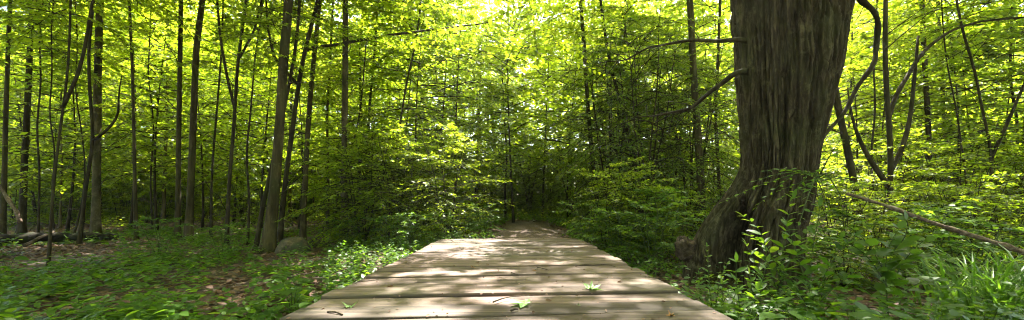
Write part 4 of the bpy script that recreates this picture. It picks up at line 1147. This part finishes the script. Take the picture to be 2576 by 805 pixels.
# more leafy plants close to the deck and along its right side
for X, d, p, sc, lab in [(1480, 5.6, 0, .9, 'sunlit leafy plant at the far right corner of the boardwalk'), (1560, 5.0, 1, 1.0, 'leafy plant beside the right edge of the boardwalk'),
                         (1640, 4.6, 2, 1.1, 'tall leafy plant between boardwalk and burl'), (1600, 6.2, 0, 1.35, 'tall leafy plant standing free in front of the dark shrubs'),
                         (1680, 5.4, 1, 1.3, 'leafy plant behind the burl of the giant tree'), (1215, 6.6, 2, .8, 'bright seedling beside the path at the left end of the boardwalk'),
                         (1040, 5.8, 0, .75, 'glossy leafy plant left of the boardwalk'), (980, 6.2, 1, .8, 'leafy plant between boulder and boardwalk'),
                         (1110, 6.4, 2, .7, 'leafy plant near the far left corner of the boardwalk'), (880, 6.8, 0, .75, 'leafy plant right of the boulder'),
                         (560, 5.2, 1, .7, 'low leafy plant in front of the thin forked tree'), (400, 5.0, 2, .8, 'feathery green plant in the middle of the left foreground'),
                         (2130, 3.8, 0, 1.0, 'leafy plant behind the giant trunk on its right'), (2330, 3.6, 1, 1.1, 'leafy plant beneath the dead branch'), (2440, 3.2, 2, .9, 'leafy plant behind the tall grass')]:
    bush(X, d, p, sc, lab, 'leafy plants near the boardwalk', 'low')

# tall grass at the lower right
def tuft(label, X, d, n, h, seed, spread=.12):
    nr = np.random.default_rng(seed)
    b = gp(X, d)
    mb = MB()
    for i in range(n):
        a = nr.uniform(0, 6.283); hh = h * nr.uniform(.55, 1.1); ln = nr.uniform(.25, .85) * hh
        o = np.array([nr.normal(0, spread), nr.normal(0, spread), -.02])
        s = np.linspace(0, 1, 8)
        P = o + np.stack([math.cos(a) * ln * s ** 1.9, math.sin(a) * ln * s ** 1.9, hh * (s - .38 * s ** 3)], -1)
        w = .0062 * nr.uniform(.7, 1.3) * (1 - s ** 2.2) + .0006
        sd = np.array([-math.sin(a), math.cos(a), 0])
        V = np.stack([P + sd * w[:, None], P + np.array([0, 0, -1]) * (w * .35)[:, None], P - sd * w[:, None]], 1).reshape(-1, 3)
        q = []
        for k in range(7):
            q += [(3 * k, 3 * k + 1, 3 * k + 4, 3 * k + 3), (3 * k + 1, 3 * k + 2, 3 * k + 5, 3 * k + 4)]
        mb.add(V, None, q)
    o = link('grass_tuft', mb.mesh('grass_tuft', M_grass), None, tuple(b))
    tag(o, label, 'grass', 'grass tufts at the lower right')
tuft('tall arching grass tuft at the lower right edge', 2530, 2.4, 90, .92, 1)
tuft('tall grass tuft left of the edge tuft', 2450, 2.6, 70, .78, 2)
tuft('low grass tuft at the bottom right corner', 2500, 1.9, 60, .42, 3)
tuft('thin grass tuft below the dead branch', 2380, 2.9, 40, .55, 4)
tuft('grass tuft behind the edge tuft, under the dead branch', 2570, 3.2, 60, .8, 5)
tuft('short grass tuft beside the right edge of the boardwalk', 1600, 4.2, 40, .3, 6, .08)

# ------------------------------------------------------------------ small things lying on the boards
def on_deck(X, Y):
    dd = (CAMZ - DECK) * FOC / (Y - HY)
    return np.array([(X - CX) / FOC * dd, dd, DECK + .004])

def maple_leaf(label, X, Y, size, rz, mat, seed, curl=.25, group='leaves lying on the boardwalk'):
    nr = np.random.default_rng(seed)
    lobes = [(0, 1.0), (.30, .52), (.52, .58), (.78, .95), (1.08, .45), (1.3, .52), (1.62, .82), (1.95, .38), (2.3, .48), (2.75, .36), (PI, .10)]
    pts = [(a, r) for a, r in lobes] + [(-a, r) for a, r in lobes[1:-1]][::-1]
    n = len(pts)
    rings = (0.0, .35, .7, 1.0)
    V = [(0, 0, 0)]
    for q in rings[1:]:
        for a, r in pts:
            rr = r * q if q < 1 else r
            if q < 1: rr = q * (.6 + .4 * r) * (.75 if r < .5 else 1) * min(1, r + .25)
            x, y = math.sin(a) * rr, math.cos(a) * rr
            z = curl * (rr ** 2) * (.6 * math.cos(2 * a + seed) + .5) + .08 * q * math.sin(5 * a + seed)
            V.append((x, y, z))
    V = np.array(V) * size
    V[:, 2] -= V[:, 2].min()
    tr = [(0, 1 + (i + 1) % n, 1 + i) for i in range(n)]
    q4 = []
    for k in range(2):
        for i in range(n):
            q4.append((1 + k * n + i, 1 + k * n + (i + 1) % n, 1 + (k + 1) * n + (i + 1) % n, 1 + (k + 1) * n + i))
    mb = MB(); mb.add(V, tr, q4)
    root = thing('fallen_leaf', label, 'leaf', on_deck(X, Y), rz, group)
    link('leaf_blade', mb.mesh('leaf_blade', mat, False), root)
    st = MB(); st.tube(np.array([[0, 0, .003], [.0, -.35 * size, .01], [.1 * size, -.85 * size, .012]]), [.0016, .0014, .0012], 5)
    link('leaf_stalk', st.mesh('leaf_stalk', M_stem), root)
maple_leaf('large flat pale green lobed leaf by the knot hole', 1320, 768, .092, 1.2, M_fresh, 1, .10)
maple_leaf('green lobed leaf with raised corner on the second visible board', 1486, 731, .078, -1.1, M_fresh, 2, .55)
maple_leaf('curled crumpled leaf near the left edge of the boards', 880, 776, .046, .4, M_fresh, 3, .9)
maple_leaf('small red brown leaf at the bottom edge of the boards', 1690, 797, .030, .9, M_brownleaf, 4, .5)
maple_leaf('small tan leaf lying far back in the middle of the boards', 1345, 682, .028, 2., M_brownleaf, 5, .5)
maple_leaf('tiny yellow leaf near the front left of the large green leaf', 1455, 770, .015, 2.6, M_fresh, 6, .4)
maple_leaf('grey curled leaf in the upper middle of the boards', 1192, 675, .035, 1.9, M_brownleaf, 7, .9)
maple_leaf('small green leaf lying near the right edge of the boards', 1695, 722, .024, .2, M_fresh, 8, .3)
def deck_crumbs():
    nr = np.random.default_rng(77)
    n = 520
    y = 1.2 + 4.0 * nr.random(n) ** 1.2
    x = nr.uniform(-.98, .93, n)
    L = nr.uniform(.006, .024, n) * (1 + (nr.random(n) > .93) * 1.2)
    a = nr.uniform(0, 6.28, n)
    mb = MB()
    leaves(mb, OVA, np.stack([x, y + x * SKEW, np.full(n, DECK + .008)], -1), np.stack([np.cos(a), np.sin(a), nr.normal(0, .15, n)], -1), np.stack([nr.normal(0, .5, n), nr.normal(0, .5, n), np.ones(n)], -1), L, L * .6)
    tag(link('leaf_crumbs', mb.mesh('leaf_crumbs', M_litter)), 'small brown leaf crumbs and dirt strewn over the boards', None, None, 'stuff')
deck_crumbs()
def deck_twig(label, pts, r, seed):
    A = [on_deck(*p) + np.array([0, 0, r]) for p in pts]
    A[len(A) // 2][2] += .006
    tube_thing('twig', label, 'twig', A, r, r * .6, M_twig, .001, seed, 6, 'twigs lying on the boardwalk')
deck_twig('bent twig left of the large green leaf', [(1240, 764), (1262, 755), (1290, 752), (1330, 747)], .004, 1)
deck_twig('forked looking twig on the left part of the boards', [(888, 704), (900, 712), (920, 714), (952, 706)], .004, 2)
deck_twig('long thin twig on the far right half of the boards', [(1448, 672), (1470, 666), (1510, 667), (1548, 673)], .0035, 3)
deck_twig('twig lying by the right edge of the boards', [(1622, 697), (1640, 704), (1665, 705), (1690, 703)], .004, 4)
deck_twig('short dark twig at the front left corner of the boards', [(824, 790), (845, 792), (862, 797)], .006, 5)
deck_twig('short twig in the middle of the boards', [(1286, 688), (1296, 694), (1306, 694)], .004, 6)
deck_twig('short straight twig under the tan leaf', [(1348, 689), (1365, 691), (1378, 690)], .0035, 7)
deck_twig('short twig near the middle far boards', [(1352, 675), (1362, 679), (1380, 682)], .004, 8)
deck_twig('small dark bark chip in front of the large green leaf', [(1285, 787), (1295, 785), (1303, 783)], .006, 9)

# ------------------------------------------------------------------ the air of the wood
def haze():
    m, nt, out = newmat('woodland_air')
    v = nt.nodes.new('ShaderNodeVolumePrincipled')
    v.inputs['Color'].default_value = (.92, .96, .85, 1)
    v.inputs['Density'].default_value = .0010
    v.inputs['Anisotropy'].default_value = .65
    nt.links.new(v.outputs[0], out.inputs['Volume'])
    mb = MB(); mb.box((-230, -170, -3), (230, 230, 34))
    tag(link('haze', mb.mesh('haze', m, False)), 'faint bright haze between the trees of the wood', None, None, 'stuff')
haze()

# ------------------------------------------------------------------ light
SUN_EL, SUN_AZ = R(62), R(14)     # azimuth measured from straight ahead (+Y) towards the right
w = bpy.data.worlds.new('World'); scene.world = w
w.use_nodes = True
nt = w.node_tree
bg = nt.nodes['Background']
sky = nt.nodes.new('ShaderNodeTexSky'); sky.sky_type = 'NISHITA'
sky.sun_disc = False
sky.sun_elevation = SUN_EL
sky.sun_rotation = SUN_AZ
sky.dust_density = 4.0; sky.ozone_density = .4
nt.links.new(sky.outputs[0], bg.inputs[0])
bg.inputs[1].default_value = .12
sl = bpy.data.lights.new('sun', 'SUN'); sl.energy = 5.0; sl.angle = R(.53); sl.color = (1., .945, .86)
so = bpy.data.objects.new('sun', sl); col.objects.link(so)
sdir = Vector((math.sin(SUN_AZ) * math.cos(SUN_EL), math.cos(SUN_AZ) * math.cos(SUN_EL), math.sin(SUN_EL)))
so.rotation_euler = sdir.to_track_quat('Z', 'Y').to_euler()
so.location = sdir * 50

# ------------------------------------------------------------------ camera
cam = bpy.data.cameras.new('camera'); cam.sensor_width = 36; cam.lens = FOC / 2576 * 36
cam.shift_y = (HY - 402.5) / 2576
cam.clip_start = .05; cam.clip_end = 600
co = bpy.data.objects.new('camera', cam); col.objects.link(co)
co.location = (0, 0, CAMZ); co.rotation_euler = (R(90), 0, 0)
scene.camera = co

scene.render.engine = 'CYCLES'
c = scene.cycles
c.max_bounces = 10; c.diffuse_bounces = 7; c.glossy_bounces = 2; c.transmission_bounces = 8; c.transparent_max_bounces = 8
c.use_denoising = True
c.use_adaptive_sampling = False
c.filter_width = 1.1
c.sample_clamp_indirect = 6
c.caustics_reflective = False; c.caustics_refractive = False
vs = scene.view_settings
vs.view_transform = 'Standard'; vs.look = 'None'; vs.exposure = 3.25; vs.gamma = 1.0
